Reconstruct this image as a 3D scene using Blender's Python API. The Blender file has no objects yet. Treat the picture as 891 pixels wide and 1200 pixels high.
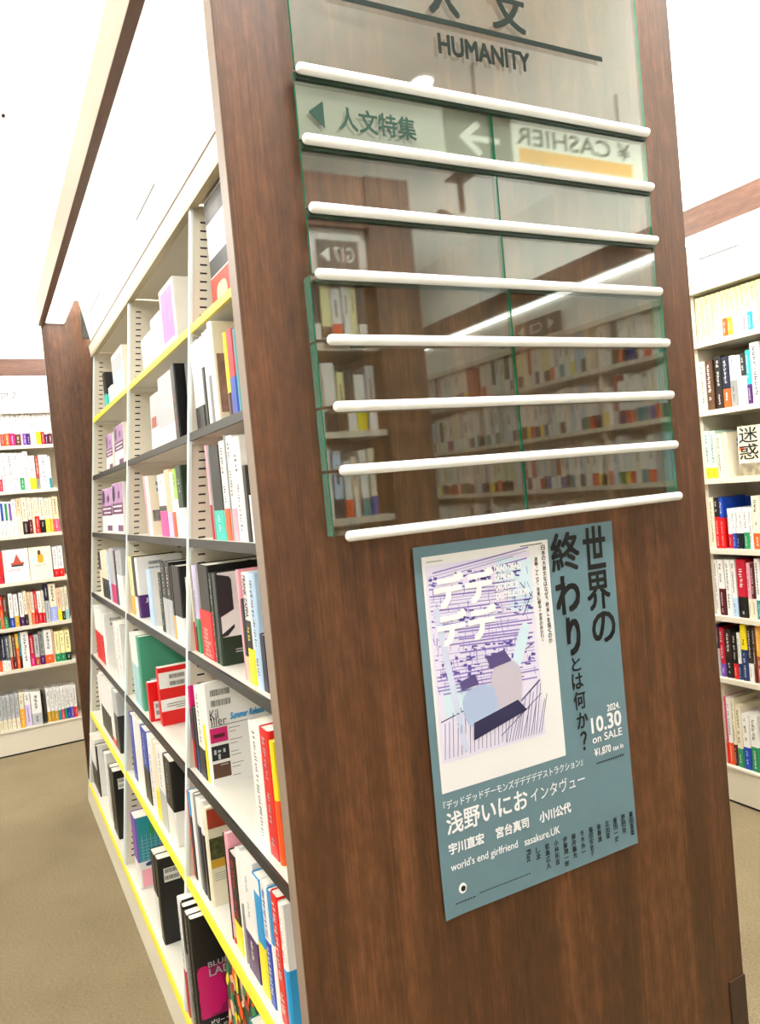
import bpy, bmesh, math, random
from mathutils import Matrix, Vector
random.seed(11)
scene = bpy.context.scene
COL = scene.collection

# ---------------------------------------------------------------- camera
cam_data = bpy.data.cameras.new('camera')
cam = bpy.data.objects.new('camera', cam_data); COL.objects.link(cam)
right = Vector((0.88173035, -0.46275745, -0.0916904))
down = Vector((-0.09569969, 0.01486323, -0.99529928))
fwd = Vector((0.46194497, 0.88636033, -0.03118038))
rot = Matrix((right, -down, -fwd)).transposed()
cam.matrix_world = Matrix.Translation((-0.35503674, -1.09520393, 1.5)) @ rot.to_4x4()
cam_data.sensor_width = 36; cam_data.lens = 893 / 1200 * 36
cam_data.clip_start = .02
scene.camera = cam

# ---------------------------------------------------------------- world, view, exposure
world = bpy.data.worlds.new('world'); scene.world = world
world.use_nodes = True
world.node_tree.nodes['Background'].inputs[0].default_value = (1, .98, .95, 1)
world.node_tree.nodes['Background'].inputs[1].default_value = .3
scene.view_settings.view_transform = 'Standard'
scene.view_settings.look = 'None'
scene.view_settings.gamma = 1
scene.view_settings.exposure = 1.0
CEILING_PANEL = 15.0     # downlight, and unseen ceiling lights added to brighten the room
CANOPY_LAMP = 4.6        # lamp under the gondola canopy
WALL_LAMP = 5.5          # lamps behind the beams of the wall bookcases
UPLIGHT = 30.0           # unseen lamps added on top of the bookcases to whiten the ceiling

# ---------------------------------------------------------------- materials
def lin(h):
    h = h.lstrip('#'); v = [int(h[i:i+2], 16)/255 for i in (0, 2, 4)]
    return tuple(c/12.92 if c <= .04045 else ((c+.055)/1.055)**2.4 for c in v) + (1,)

MATS = {}
def mat(name, color, rough=.5, spec=.5, metal=0, noise=0, nscale=20, bump=0, bscale=200):
    if name in MATS: return MATS[name]
    m = bpy.data.materials.new(name); m.use_nodes = True
    nt = m.node_tree; b = nt.nodes['Principled BSDF']
    c = lin(color) if isinstance(color, str) else color
    b.inputs['Base Color'].default_value = c
    b.inputs['Roughness'].default_value = rough
    b.inputs['Specular IOR Level'].default_value = spec
    b.inputs['Metallic'].default_value = metal
    if noise or bump:
        tc = nt.nodes.new('ShaderNodeTexCoord')
    if noise:
        n = nt.nodes.new('ShaderNodeTexNoise'); n.inputs['Scale'].default_value = nscale
        n.inputs['Detail'].default_value = 4
        nt.links.new(tc.outputs['Object'], n.inputs['Vector'])
        r = nt.nodes.new('ShaderNodeValToRGB')
        r.color_ramp.elements[0].position = .3; r.color_ramp.elements[1].position = .7
        r.color_ramp.elements[0].color = tuple(x*(1-noise) for x in c[:3]) + (1,)
        r.color_ramp.elements[1].color = tuple(min(1, x*(1+noise)) for x in c[:3]) + (1,)
        nt.links.new(n.outputs['Fac'], r.inputs['Fac']); nt.links.new(r.outputs['Color'], b.inputs['Base Color'])
    if bump:
        n2 = nt.nodes.new('ShaderNodeTexNoise'); n2.inputs['Scale'].default_value = bscale
        nt.links.new(tc.outputs['Object'], n2.inputs['Vector'])
        bp = nt.nodes.new('ShaderNodeBump'); bp.inputs['Strength'].default_value = bump; bp.inputs['Distance'].default_value = .002
        nt.links.new(n2.outputs['Fac'], bp.inputs['Height']); nt.links.new(bp.outputs['Normal'], b.inputs['Normal'])
    MATS[name] = m
    return m

def wood(name, dark, mid, light, axis='z', rough=.42):
    m = bpy.data.materials.new(name); m.use_nodes = True
    nt = m.node_tree; N = nt.nodes; L = nt.links; b = N['Principled BSDF']
    b.inputs['Roughness'].default_value = rough
    b.inputs['Specular IOR Level'].default_value = .5
    tc = N.new('ShaderNodeTexCoord')
    def mp(sx, sz):
        k = N.new('ShaderNodeMapping'); L.new(tc.outputs['Object'], k.inputs['Vector'])
        s = {'z': (sx, sx, sz), 'y': (sx, sz, sx), 'x': (sz, sx, sx)}[axis]
        k.inputs['Scale'].default_value = s
        return k
    def noise(k, scale, det, rg=.6):
        n = N.new('ShaderNodeTexNoise'); n.inputs['Scale'].default_value = scale; n.inputs['Detail'].default_value = det
        n.inputs['Roughness'].default_value = rg
        L.new(k.outputs['Vector'], n.inputs['Vector']); return n
    broad = noise(mp(1, .04), 16, 3)       # wide figure bands
    fine = noise(mp(1, .015), 210, 6, .8)  # pores and streaks
    mott = noise(mp(1, .35), 60, 3)        # ribbon mottling
    a = N.new('ShaderNodeMix'); a.data_type = 'FLOAT'; a.inputs[0].default_value = .5
    L.new(broad.outputs['Fac'], a.inputs[2]); L.new(fine.outputs['Fac'], a.inputs[3])
    a2 = N.new('ShaderNodeMix'); a2.data_type = 'FLOAT'; a2.inputs[0].default_value = .25
    L.new(a.outputs[0], a2.inputs[2]); L.new(mott.outputs['Fac'], a2.inputs[3])
    r = N.new('ShaderNodeValToRGB')
    e = r.color_ramp.elements
    e[0].position = .36; e[0].color = lin(dark); e[1].position = .64; e[1].color = lin(light)
    x = e.new(.5); x.color = lin(mid)
    L.new(a2.outputs[0], r.inputs['Fac']); L.new(r.outputs['Color'], b.inputs['Base Color'])
    bp = N.new('ShaderNodeBump'); bp.inputs['Strength'].default_value = .12; bp.inputs['Distance'].default_value = .001
    L.new(fine.outputs['Fac'], bp.inputs['Height']); L.new(bp.outputs['Normal'], b.inputs['Normal'])
    return m

WOOD = wood('walnut_laminate', '#33200f', '#55341c', '#7c5030')
WOOD_Y = wood('walnut_laminate_lengthwise', '#4a2f22', '#5f3f2f', '#74503d', 'y')
WOOD_X = wood('walnut_laminate_crosswise', '#4a2f22', '#5f3f2f', '#74503d', 'x')
WOOD_DARK = wood('walnut_laminate_dark', '#2c1a10', '#3a2418', '#472e20')
CREAM_METAL = mat('cream_painted_steel', '#d3cbb9', .45)
SHELF_TOP = mat('pale_shelf_paint', '#dcd8cc', .4)
LIP = mat('charcoal_price_rail', '#1a1a18', .4)
SLOT = mat('slot_shadow_black', '#1c1a18', .9)
TAPE = mat('yellow_edge_tape', '#f5e23a', .45)
UPR_EDGE = mat('upright_front_edge', '#dce6e4', .35)
WHITE_BOARD = mat('white_sign_board', '#f0eee8', .5)
PLASTER = mat('white_plaster', '#ecebe6', .8, noise=.02, nscale=3)
CEIL = mat('white_ceiling', '#f4f3ef', .8)
BLACK = mat('matt_black', '#0b0b0b', .6)
RAIL = mat('white_acrylic_rail', '#f2f3f1', .25)
PAGES = mat('page_block', '#e9e4d6', .8)
INK = mat('printed_ink', '#14130f', .6)
STEEL = mat('dark_steel', '#4a4a46', .4, metal=.6)

def emission(name, color, strength):
    m = bpy.data.materials.new(name); m.use_nodes = True
    nt = m.node_tree; nt.nodes.clear()
    o = nt.nodes.new('ShaderNodeOutputMaterial'); e = nt.nodes.new('ShaderNodeEmission')
    e.inputs[0].default_value = color; e.inputs[1].default_value = strength
    nt.links.new(e.outputs[0], o.inputs[0]); return m
LAMP_CEIL = emission('ceiling_light_diffuser', (1, .985, .95, 1), CEILING_PANEL)
LAMP_CANOPY = emission('canopy_lamp_diffuser', (1, .985, .95, 1), CANOPY_LAMP)
LAMP_WALL = emission('wall_lamp_diffuser', (1, .96, .88, 1), WALL_LAMP)
LAMP_UP = emission('added_uplight_diffuser', (1, .98, .94, 1), UPLIGHT)

def glass_mat(name, tint, base=.045, haze=0, haze_col='#bdbfb0'):
    m = bpy.data.materials.new(name); m.use_nodes = True
    nt = m.node_tree; N = nt.nodes; L = nt.links; N.clear()
    o = N.new('ShaderNodeOutputMaterial')
    t = N.new('ShaderNodeBsdfTransparent'); t.inputs[0].default_value = tint
    g = N.new('ShaderNodeBsdfGlossy'); g.inputs['Roughness'].default_value = 0.022; g.inputs[0].default_value = (.93, 1, .97, 1)
    lw = N.new('ShaderNodeLayerWeight'); lw.inputs['Blend'].default_value = .5
    p = N.new('ShaderNodeMath'); p.operation = 'POWER'; p.inputs[1].default_value = 5
    L.new(lw.outputs['Facing'], p.inputs[0])
    q = N.new('ShaderNodeMath'); q.operation = 'MULTIPLY_ADD'; q.inputs[1].default_value = 1-base; q.inputs[2].default_value = base
    L.new(p.outputs[0], q.inputs[0])
    body = t
    if haze:
        d = N.new('ShaderNodeBsdfDiffuse'); d.inputs[0].default_value = lin(haze_col)
        hm = N.new('ShaderNodeMixShader'); hm.inputs[0].default_value = haze
        L.new(t.outputs[0], hm.inputs[1]); L.new(d.outputs[0], hm.inputs[2]); body = hm
    mx = N.new('ShaderNodeMixShader'); L.new(q.outputs[0], mx.inputs[0]); L.new(body.outputs[0], mx.inputs[1]); L.new(g.outputs[0], mx.inputs[2])
    L.new(mx.outputs[0], o.inputs[0]); return m
GLASS = glass_mat('clear_sign_glass', (.95, .98, .96, 1), .10)
GLASS_LOW = glass_mat('clear_sign_glass_lower', (.92, .96, .93, 1), .075)
FILM = glass_mat('frosted_green_film', (.93, .96, .93, 1), .01, .34)
GLASS_EDGE = mat('green_glass_edge', '#1c7554', .12)
EDGE_PALE = glass_mat('pale_teal_glass_side', (.75, .9, .84, 1), .10, .35, '#7fb5a2')

def carpet():
    m = bpy.data.materials.new('loop_pile_carpet'); m.use_nodes = True
    nt = m.node_tree; N = nt.nodes; L = nt.links; b = N['Principled BSDF']
    b.inputs['Roughness'].default_value = .95; b.inputs['Specular IOR Level'].default_value = .1
    tc = N.new('ShaderNodeTexCoord')
    n = N.new('ShaderNodeTexNoise'); n.inputs['Scale'].default_value = 220; n.inputs['Detail'].default_value = 3
    n2 = N.new('ShaderNodeTexNoise'); n2.inputs['Scale'].default_value = 3; n2.inputs['Detail'].default_value = 4
    mp = N.new('ShaderNodeMapping'); mp.inputs['Scale'].default_value = (.45, 1, 1)
    L.new(tc.outputs['Object'], mp.inputs['Vector']); L.new(mp.outputs['Vector'], n.inputs['Vector']); L.new(tc.outputs['Object'], n2.inputs['Vector'])
    w = N.new('ShaderNodeTexWave'); w.bands_direction = 'Y'; w.inputs['Scale'].default_value = 48; w.inputs['Distortion'].default_value = 1.5
    w.inputs['Detail'].default_value = 1
    L.new(tc.outputs['Object'], w.inputs['Vector'])
    r = N.new('ShaderNodeValToRGB'); e = r.color_ramp.elements
    e[0].position = .3; e[0].color = lin('#6b5f48'); e[1].position = .7; e[1].color = lin('#8f8166')
    a = N.new('ShaderNodeMix'); a.data_type = 'FLOAT'; a.inputs[0].default_value = .3
    L.new(n.outputs['Fac'], a.inputs[2]); L.new(n2.outputs['Fac'], a.inputs[3])
    a2 = N.new('ShaderNodeMix'); a2.data_type = 'FLOAT'; a2.inputs[0].default_value = .12
    L.new(a.outputs[0], a2.inputs[2]); L.new(w.outputs['Fac'], a2.inputs[3])
    L.new(a2.outputs[0], r.inputs['Fac']); L.new(r.outputs['Color'], b.inputs['Base Color'])
    bp = N.new('ShaderNodeBump'); bp.inputs['Strength'].default_value = .6; bp.inputs['Distance'].default_value = .004
    L.new(a2.outputs[0], bp.inputs['Height']); L.new(bp.outputs['Normal'], b.inputs['Normal'])
    return m
CARPET = carpet()

# ---------------------------------------------------------------- helpers
def box(bm, x0, x1, y0, y1, z0, z1, mi=0):
    v = [bm.verts.new((x, y, z)) for x in (x0, x1) for y in (y0, y1) for z in (z0, z1)]
    for q in ((0, 1, 3, 2), (4, 6, 7, 5), (0, 4, 5, 1), (2, 3, 7, 6), (0, 2, 6, 4), (1, 5, 7, 3)):
        f = bm.faces.new([v[i] for i in q]); f.material_index = mi
def prism_y(bm, pts, y0, y1, mi=0):
    """polygon given in x,z and extruded along y"""
    a = [bm.verts.new((x, y0, z)) for x, z in pts]; b = [bm.verts.new((x, y1, z)) for x, z in pts]
    n = len(pts)
    fs = [bm.faces.new(a), bm.faces.new(b[::-1])] + [bm.faces.new((a[i], b[i], b[(i+1) % n], a[(i+1) % n])) for i in range(n)]
    for f in fs: f.material_index = mi
def prism_z(bm, pts, z0, z1, mi=0):
    a = [bm.verts.new((x, y, z0)) for x, y in pts]; b = [bm.verts.new((x, y, z1)) for x, y in pts]
    n = len(pts)
    fs = [bm.faces.new(a[::-1]), bm.faces.new(b)] + [bm.faces.new((a[i], a[(i+1) % n], b[(i+1) % n], b[i])) for i in range(n)]
    for f in fs: f.material_index = mi
def tube_x(bm, x0, x1, y, z, r, seg=14, mi=0):
    rings = []
    for x, rr in ((x0, r*.55), (x0+r*.35, r*.92), (x0+r*.8, r), (x1-r*.8, r), (x1-r*.35, r*.92), (x1, r*.55)):
        rings.append([bm.verts.new((x, y+rr*math.cos(2*math.pi*k/seg), z+rr*math.sin(2*math.pi*k/seg))) for k in range(seg)])
    for a, b in zip(rings, rings[1:]):
        for k in range(seg):
            f = bm.faces.new((a[k], a[(k+1) % seg], b[(k+1) % seg], b[k])); f.smooth = True; f.material_index = mi
    bm.faces.new(rings[0][::-1]); bm.faces.new(rings[-1])
def finish(bm):
    bmesh.ops.recalc_face_normals(bm, faces=bm.faces)
def obj(name, bm, mats, parent=None, loc=None, bevel=0):
    finish(bm)
    me = bpy.data.meshes.new(name); bm.to_mesh(me); bm.free()
    for m in (mats if isinstance(mats, (list, tuple)) else [mats]): me.materials.append(m)
    o = bpy.data.objects.new(name, me); COL.objects.link(o)
    if parent is not None: o.parent = parent
    if loc is not None: o.location = loc
    if bevel:
        b = o.modifiers.new('bevel', 'BEVEL'); b.width = bevel; b.segments = 2; b.limit_method = 'ANGLE'
    return o
def boxo(name, x0, x1, y0, y1, z0, z1, m, parent=None, bevel=0):
    bm = bmesh.new(); box(bm, x0, x1, y0, y1, z0, z1); return obj(name, bm, m, parent, bevel=bevel)
def thing(name, label, cat, loc=(0, 0, 0), group=None):
    o = bpy.data.objects.new(name, None); COL.objects.link(o); o.location = loc
    o['label'] = label; o['category'] = cat
    if group: o['group'] = group
    return o
def tag(o, label, cat, group=None):
    o['label'] = label; o['category'] = cat
    if group: o['group'] = group
    return o
def struct(o): o['kind'] = 'structure'; return o

def text_bm(s, bold=0.0, shear=0.0, res=3):
    """flat lettering as vertex and face lists in a 0..w, 0..h frame"""
    cu = bpy.data.curves.new('lettering', 'FONT'); cu.body = s; cu.size = 1; cu.fill_mode = 'FRONT'
    cu.offset = bold; cu.resolution_u = res; cu.shear = shear
    t = bpy.data.objects.new('lettering_source', cu); COL.objects.link(t)
    dg = bpy.context.evaluated_depsgraph_get(); dg.update()
    me = bpy.data.meshes.new_from_object(t.evaluated_get(dg))
    vs = [tuple(v.co) for v in me.vertices]; fs = [tuple(p.vertices) for p in me.polygons]
    bpy.data.objects.remove(t); bpy.data.curves.remove(cu); bpy.data.meshes.remove(me)
    if not vs: return [], [], 1, 1
    x0 = min(v[0] for v in vs); y0 = min(v[1] for v in vs); x1 = max(v[0] for v in vs); y1 = max(v[1] for v in vs)
    return [((v[0]-x0)/(x1-x0), (v[1]-y0)/(y1-y0)) for v in vs], fs, x1-x0, y1-y0
def letters(name, items, place, m, parent, warp=None):
    """items: (string, a0, a1, b0, b1, bold); place maps (a, b) on the plane to a 3-D point"""
    bm = bmesh.new()
    for it in items:
        s, a0, a1, b0, b1 = it[:5]; bold = it[5] if len(it) > 5 else 0; sh = it[6] if len(it) > 6 else 0
        vs, fs, w, h = text_bm(s, 0, sh)
        e = bold*abs(b1-b0)/max(h, .3)*.8           # heavier strokes: the same outline laid down a few times, slightly shifted
        q0, q1, q2 = Vector(place(a0, b0)), Vector(place(a0+.001, b0)), Vector(place(a0, b0+.001))
        nn = (q1-q0).cross(q2-q0).normalized()
        for lay, (dx, dz) in enumerate(((0, 0),) if bold == 0 else ((-e, -e), (e, -e), (-e, e), (e, e), (0, 0))):
            bv = [bm.verts.new(Vector(place(a0+e+(a1-a0-2*e)*p[0]+dx, b0+e+(b1-b0-2*e)*p[1]+dz))+nn*lay*.00006) for p in vs]
            for f in fs:
                try: bm.faces.new([bv[i] for i in f])
                except ValueError: pass
    me = bpy.data.meshes.new(name); bm.to_mesh(me); bm.free(); me.materials.append(m)
    o = bpy.data.objects.new(name, me); COL.objects.link(o); o.parent = parent
    return o
def vertical(s, xc, ztop, zbot, w, bold=0, fill=.92):
    """a column of characters from ztop down to zbot"""
    n = len(s); step = (ztop-zbot)/n; out = []
    for i, ch in enumerate(s):
        if ch == ' ': continue
        zt = ztop-i*step; hh = step*fill; ww = w
        if ch in '、。': out.append((ch, xc, xc+w*.3, zt-hh*.5, zt-hh*.15, bold)); continue
        if ch in '「」〈〉ー—':
            ch2 = {'「': '﹁', '」': '﹂', '〈': '︿', '〉': '﹀', 'ー': '|', '—': '|'}[ch]
            ww = w*(.12 if ch2 == '|' else .6); hh *= .6 if ch2 != '|' else .9
            out.append((ch2, xc-ww/2, xc+ww/2, zt-hh-step*.1, zt-step*.1, bold)); continue
        if ch in '一': out.append((ch, xc-ww/2, xc+ww/2, zt-hh*.56, zt-hh*.44, bold)); continue
        out.append((ch, xc-ww/2, xc+ww/2, zt-hh, zt, bold))
    return out

# ---------------------------------------------------------------- room shell
RX0, RX1, RY0, RY1, RZ = -3.1, 2.92, -4.6, 4.86, 3.2
struct(boxo('floor', RX0, RX1, RY0, RY1, -.1, 0, CARPET))
struct(boxo('ceiling', RX0, RX1, RY0, RY1, RZ, RZ+.1, CEIL))
struct(boxo('wall_left', RX0-.1, RX0, RY0, RY1, 0, RZ, PLASTER))
struct(boxo('wall_right', RX1, RX1+.1, RY0, RY1, 0, RZ, PLASTER))
struct(boxo('wall_back', RX0, RX1, RY1, RY1+.1, 0, RZ, PLASTER))
struct(boxo('wall_front', RX0, RX1, RY0-.1, RY0, 0, RZ, PLASTER))
struct(boxo('baseboard_left', RX0, RX0+.015, RY0, RY1, 0, .09, WOOD_DARK))

nl = 0
where = {-1: 'over the left aisle', 0: 'over the leaning bookcase', 1: 'over the right aisle'}
rowname = ['behind the camera', 'near the directory panel', 'towards the back wall']
for i, x in enumerate((-1.7, .5, 1.9)):
    for j, y in enumerate((-2.9, .2, 3.2)):
        if j == 0 and i > 0: continue  # these ceiling panels are unseen, added to light the room
        t = thing('ceiling_light', 'added unseen white ceiling light %s, %s' % (where[i-1], rowname[j]), 'ceiling light', (x, y, RZ), 'added ceiling lights')
        bm = bmesh.new()
        for a in ((-.32, -.3, -.62, .62), (.3, .32, -.62, .62), (-.3, .3, -.62, -.6), (-.3, .3, .6, .62)): box(bm, a[0], a[1], a[2], a[3], -.012, 0)
        obj('frame', bm, RAIL, t)
        boxo('diffuser', -.3, .3, -.6, .6, -.008, -.001, LAMP_CEIL, t)

t = thing('ceiling_light', 'small round recessed downlight reflected in the topmost glass pane', 'ceiling light', (1.465, -1.685, RZ))
bm = bmesh.new(); prism_z(bm, [(.06*math.cos(a*math.pi/10), .06*math.sin(a*math.pi/10)) for a in range(20)], -.008, -.001); obj('frame', bm, RAIL, t)
bm = bmesh.new(); prism_z(bm, [(.045*math.cos(a*math.pi/10), .045*math.sin(a*math.pi/10)) for a in range(20)], -.012, -.0085); obj('diffuser', bm, LAMP_CEIL, t)

t = thing('ceiling_light', 'long unseen ceiling light added to brighten the upper directory panel, above the picture', 'ceiling light', (.25, -.85, RZ))
boxo('frame', -.72, .72, -.17, .17, -.01, -.001, RAIL, t); boxo('diffuser', -.7, .7, -.15, .15, -.014, -.0105, LAMP_CEIL, t)  # added out of view to lift the light on the upper panel

# small bracket hanging from the ceiling over the left aisle
t = thing('ceiling_bracket', 'small pale hook shaped bracket hanging from the ceiling over the left aisle', 'bracket', (-.14, 2.05, RZ))
boxo('stem', -.006, .006, -.006, .006, -.28, 0, CREAM_METAL, t)
boxo('hook', -.03, .006, -.006, .006, -.2, -.185, CREAM_METAL, t)

# ---------------------------------------------------------------- the leaning double-sided bookcase
LEAN = .107
BAYS = [(.045, 1.035), (1.055, 2.055), (2.075, 3.14)]
ROWS = [2.0, 1.70, 1.406, 1.096, .775, .478, .11]
gd = thing('double_sided_bookcase', 'large double-sided bookcase with leaning cream shelves and walnut end panels', 'bookcase')
def panel(y0, y1):
    bm = bmesh.new(); box(bm, .014, .984, y0, y1, 0, 2.64)
    return obj('end_panel', bm, WOOD, gd, bevel=.0015)
pn = panel(0, .034)
LIT_EDGE = mat('lit_edge_banding', '#8a7769', .4)  # edge banding, with the light from the left put into its beige
boxo('lit_edge_band', .0128, .0139, .0012, .0335, 0, 2.64, LIT_EDGE, pn)
panel(3.22, 3.254)
boxo('corner_guard', .936, .9855, -.003, .02, 0, .40, WOOD_DARK, gd, bevel=.001)

def side_x(x, s): return x if s == 0 else .998-x
def divider(yc, s, slots):
    bm = bmesh.new()
    pts = [(.004, .0), (.004+.0, .11), (LEAN*2.34+.0, 2.34), (.466, 2.34), (.466, 0)]
    pts[0] = (.004, 0); pts[1] = (LEAN*.11+.002, .11)
    prism_y(bm, [(side_x(x, s), z) for x, z in pts], yc-.009, yc+.009)
    d = obj('divider', bm, CREAM_METAL, gd)
    bm = bmesh.new()
    q = [(LEAN*.11-.002, .11), (LEAN*2.34-.004, 2.34), (LEAN*2.34+.004, 2.34), (LEAN*.11+.006, .11)]
    prism_y(bm, [(side_x(x, s), z) for x, z in q], yc-.011, yc+.011)
    obj('front_edge', bm, UPR_EDGE, d)
    if slots:
        bm = bmesh.new()
        for k in range(91):
            z = .14+k*.0239
            for off, w in ((.025, .02), (.2, .016)):
                x = LEAN*z+off
                if x+w > .455: continue
                xa, xb = side_x(x, s), side_x(x+w, s)
                box(bm, min(xa, xb), max(xa, xb), yc-.0096, yc-.0089, z, z+.0048)
        o = obj('slot_row', bm, SLOT, d); o['kind'] = 'stuff'
for s in (0, 1):
    for yc in (1.045, 2.065, 3.15):
        divider(yc, s, s == 0)
    bm = bmesh.new()
    prism_y(bm, [(side_x(x, s), z) for x, z in ((.006, 0), (LEAN*2.34, 2.34), (.466, 2.34), (.466, 0))], .0345, .044)
    obj('divider', bm, CREAM_METAL, gd)
    for bi, (y0, y1) in enumerate(BAYS):
        for ri, z in enumerate(ROWS[:-1]):
            bm = bmesh.new(); xf = LEAN*z
            xa, xb = sorted((side_x(xf+.003, s), side_x(.464, s)))
            box(bm, xa, xb, y0, y1, z-.014, z)
            box(bm, xa, xb, y0, y0+.012, z-.03, z-.014); box(bm, xa, xb, y1-.012, y1, z-.03, z-.014)
            sh = obj('shelf', bm, SHELF_TOP, gd)
            bm = bmesh.new()
            m = TAPE if ri in (0, 5) else LIP
            xa, xb = sorted((side_x(xf-.003, s), side_x(xf+.003, s)))
            prism_y(bm, [(side_x(a, s), b) for a, b in ((xf-.004, z-.021), (xf-.002, z+.0015), (xf+.004, z+.0015), (xf+.003, z-.021))], y0-.008, y1+.008)
            obj('price_rail' if m is LIP else 'edge_tape', bm, m, sh)
        # top board under the sign board
        xa, xb = sorted((side_x(.262, s), side_x(.464, s)))
        boxo('top_board', xa, xb, y0, y1, 2.345, 2.36, CREAM_METAL, gd)
    # base: plinth, deck and its tape
    bm = bmesh.new()
    prism_y(bm, [(side_x(a, s), b) for a, b in ((.0, .0), (.011, .108), (.466, .108), (.466, 0))], .035, 3.219)
    bs = obj('base_plinth', bm, CREAM_METAL, gd)
    xa, xb = sorted((side_x(.013, s), side_x(.465, s)))
    boxo('base_deck', xa, xb, .046, 3.138, .1082, .1098, SHELF_TOP, bs)
    bm = bmesh.new()
    prism_y(bm, [(side_x(a, s), b) for a, b in ((.0068, .094), (.009, .1115), (.015, .1115), (.013, .094))], .046, 3.17)
    obj('edge_tape', bm, TAPE, bs)
    # fascia in front of the top board
    bm = bmesh.new()
    prism_y(bm, [(side_x(a, s), b) for a, b in ((.240, 2.332), (.232, 2.392), (.25, 2.395), (.262, 2.332))], .036, 3.19)
    fa = obj('fascia', bm, CREAM_METAL, gd)
    bm = bmesh.new()
    prism_y(bm, [(side_x(a, s), b) for a, b in ((.2325, 2.3885), (.2305, 2.3945), (.244, 2.3965), (.244, 2.3885))], .036, 3.19)
    obj('shadow_groove', bm, mat('brown_groove', '#6b5a3e', .8), fa)
    bm = bmesh.new()
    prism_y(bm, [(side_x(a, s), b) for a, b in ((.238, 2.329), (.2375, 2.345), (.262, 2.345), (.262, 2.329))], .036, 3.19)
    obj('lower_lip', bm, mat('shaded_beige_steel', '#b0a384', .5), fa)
    bm = bmesh.new()
    prism_y(bm, [(side_x(a, s), b) for a, b in ((.236, 2.397), (.196, 2.61), (.206, 2.612), (.248, 2.397))], .036, 3.12)
    sb = obj('sign_board', bm, WHITE_BOARD, gd)
    bm = bmesh.new()
    for ya, yb in ((1.30, 1.62), (2.55, 2.95)):
        zz = 2.50; xx = .196+(2.61-zz)*(.04/.213)
        prism_y(bm, [(side_x(a, s), b) for a, b in ((xx-.0012, zz), (xx-.0008, zz+.0035), (xx+.002, zz+.0035), (xx+.002, zz))], ya, yb)
    obj('card_slot', bm, SLOT, sb)
    xa, xb = sorted((side_x(.2, s), side_x(.236, s)))
    boxo('end_bracket', xa, xb, 3.135, 3.15, 2.42, 2.56, STEEL, gd)
    # canopy beam and lamp
    xa, xb = sorted((side_x(.0, s), side_x(.028, s)))
    cb = boxo('canopy_beam', xa, xb, .0345, 3.2195, 2.50, 2.635, WOOD_Y, gd, bevel=.001)
    xa, xb = sorted((side_x(-.0012, s), side_x(-.0001, s)))
    boxo('beam_sheen', xa, xb, .0345, 3.2195, 2.501, 2.634, mat('beige_beam_sheen', '#b3a089', .4), cb)  # beige stands for light and sheen glancing off the walnut beam
    xa, xb = sorted((side_x(.03, s), side_x(.13, s)))
    lf = boxo('light_fixture', xa, xb, .036, 3.218, 2.515, 2.60, RAIL, gd)
    boxo('lamp_diffuser', xa+.008, xb-.008, .06, 3.19, 2.5095, 2.5145, LAMP_CANOPY, lf)
    boxo('added_uplight', xa+.02, xb-.02, .1, 3.1, 2.601, 2.608, LAMP_UP, gd)  # unseen strip added above the fixture to brighten the ceiling
boxo('back_panel', .468, .53, .036, 3.218, 0, 2.36, CREAM_METAL, gd)

# ---------------------------------------------------------------- glass directory on the end panel
sg = thing('directory_sign', 'glass directory sign in eight rows with white rails on the walnut end panel', 'sign', (0, 0, 0))
ZB = [2.1445, 2.0385, 1.935, 1.8345, 1.732, 1.630, 1.532, 1.4305]    # rails
def pane(x0, x1, z0, z1, ya, yb, gm):
    bm = bmesh.new(); box(bm, x0, x1, ya, yb, z0, z1)
    bm.faces.ensure_lookup_table()
    finish(bm)
    for f in bm.faces:
        f.material_index = 0 if abs(f.normal.y) > .5 else 1
    return obj('glass_pane', bm, [gm, GLASS_EDGE], sg)
top = pane(.131, .872, ZB[0]+.004, 2.46, -.018, -.012, GLASS)
for i in range(1, 8):
    z0, z1 = ZB[i]+.002, ZB[i-1]-.002
    if i <= 3:
        a, b, ya, yb, gm = .128, .868, -.018, -.012, GLASS
    else:
        a, b, ya, yb, gm = .120, .872, -.0255, -.0205, GLASS_LOW
    pane(a, .494, z0, z1, ya, yb, gm); pane(.497, b, z0, z1, ya, yb, gm)
    if i > 3:
        for xa, xb in ((a, a+.0025), (b-.0025, b)):
            boxo('side_glass', xa, xb, -.0202, -.0005, z0, z1, EDGE_PALE, sg)
    if i == 1:
        for xa, xb, nm in ((a+.001, .4935, 'left'), (.4975, b-.001, 'right')):
            boxo('frosted_film', xa, xb, -.0114, -.011, z0+.002, z1-.002, FILM, sg)
for i, z in enumerate(ZB):
    bm = bmesh.new()
    tube_x(bm, .130 if i < 4 else .136, .870, -.026 if i < 4 else -.034, z, .0085)
    obj('rail', bm, RAIL, sg)
    if i < 4: boxo('rail_edge_shade', .130, .868, -.0215, -.0115, z-.0135, z-.006, mat('dark_green_edge_shade', '#12301f', .4), sg)  # dark strip for the glass edge and the shade under the rail
    bm = bmesh.new()
    for x in (.2, .5, .8):
        box(bm, x-.012, x+.012, -.014 if i >= 4 else -.012, -.0005, z-.006, z+.001)
    o = obj('rail_clip', bm, STEEL, sg)
SIGN_INK = mat('dark_green_vinyl', '#0f1e18', .6, spec=.15)
letters('lettering', [('人', .385, .447, 2.283, 2.355, .03), ('文', .515, .59, 2.283, 2.355, .03), ('HUMANITY', .397, .592, 2.218, 2.252, .03)],
        lambda a, b: (a, -.0185, b), SIGN_INK, sg)
boxo('rule_line', .2, .77, -.0188, -.0182, 2.2685, 2.2775, SIGN_INK, sg)
letters('lettering', [('人文特集', .197, .338, 2.064, 2.101, .015)], lambda a, b: (a, -.0185, b), mat('grey_green_vinyl', '#2f4a40', .6, spec=.15), sg)
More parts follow.
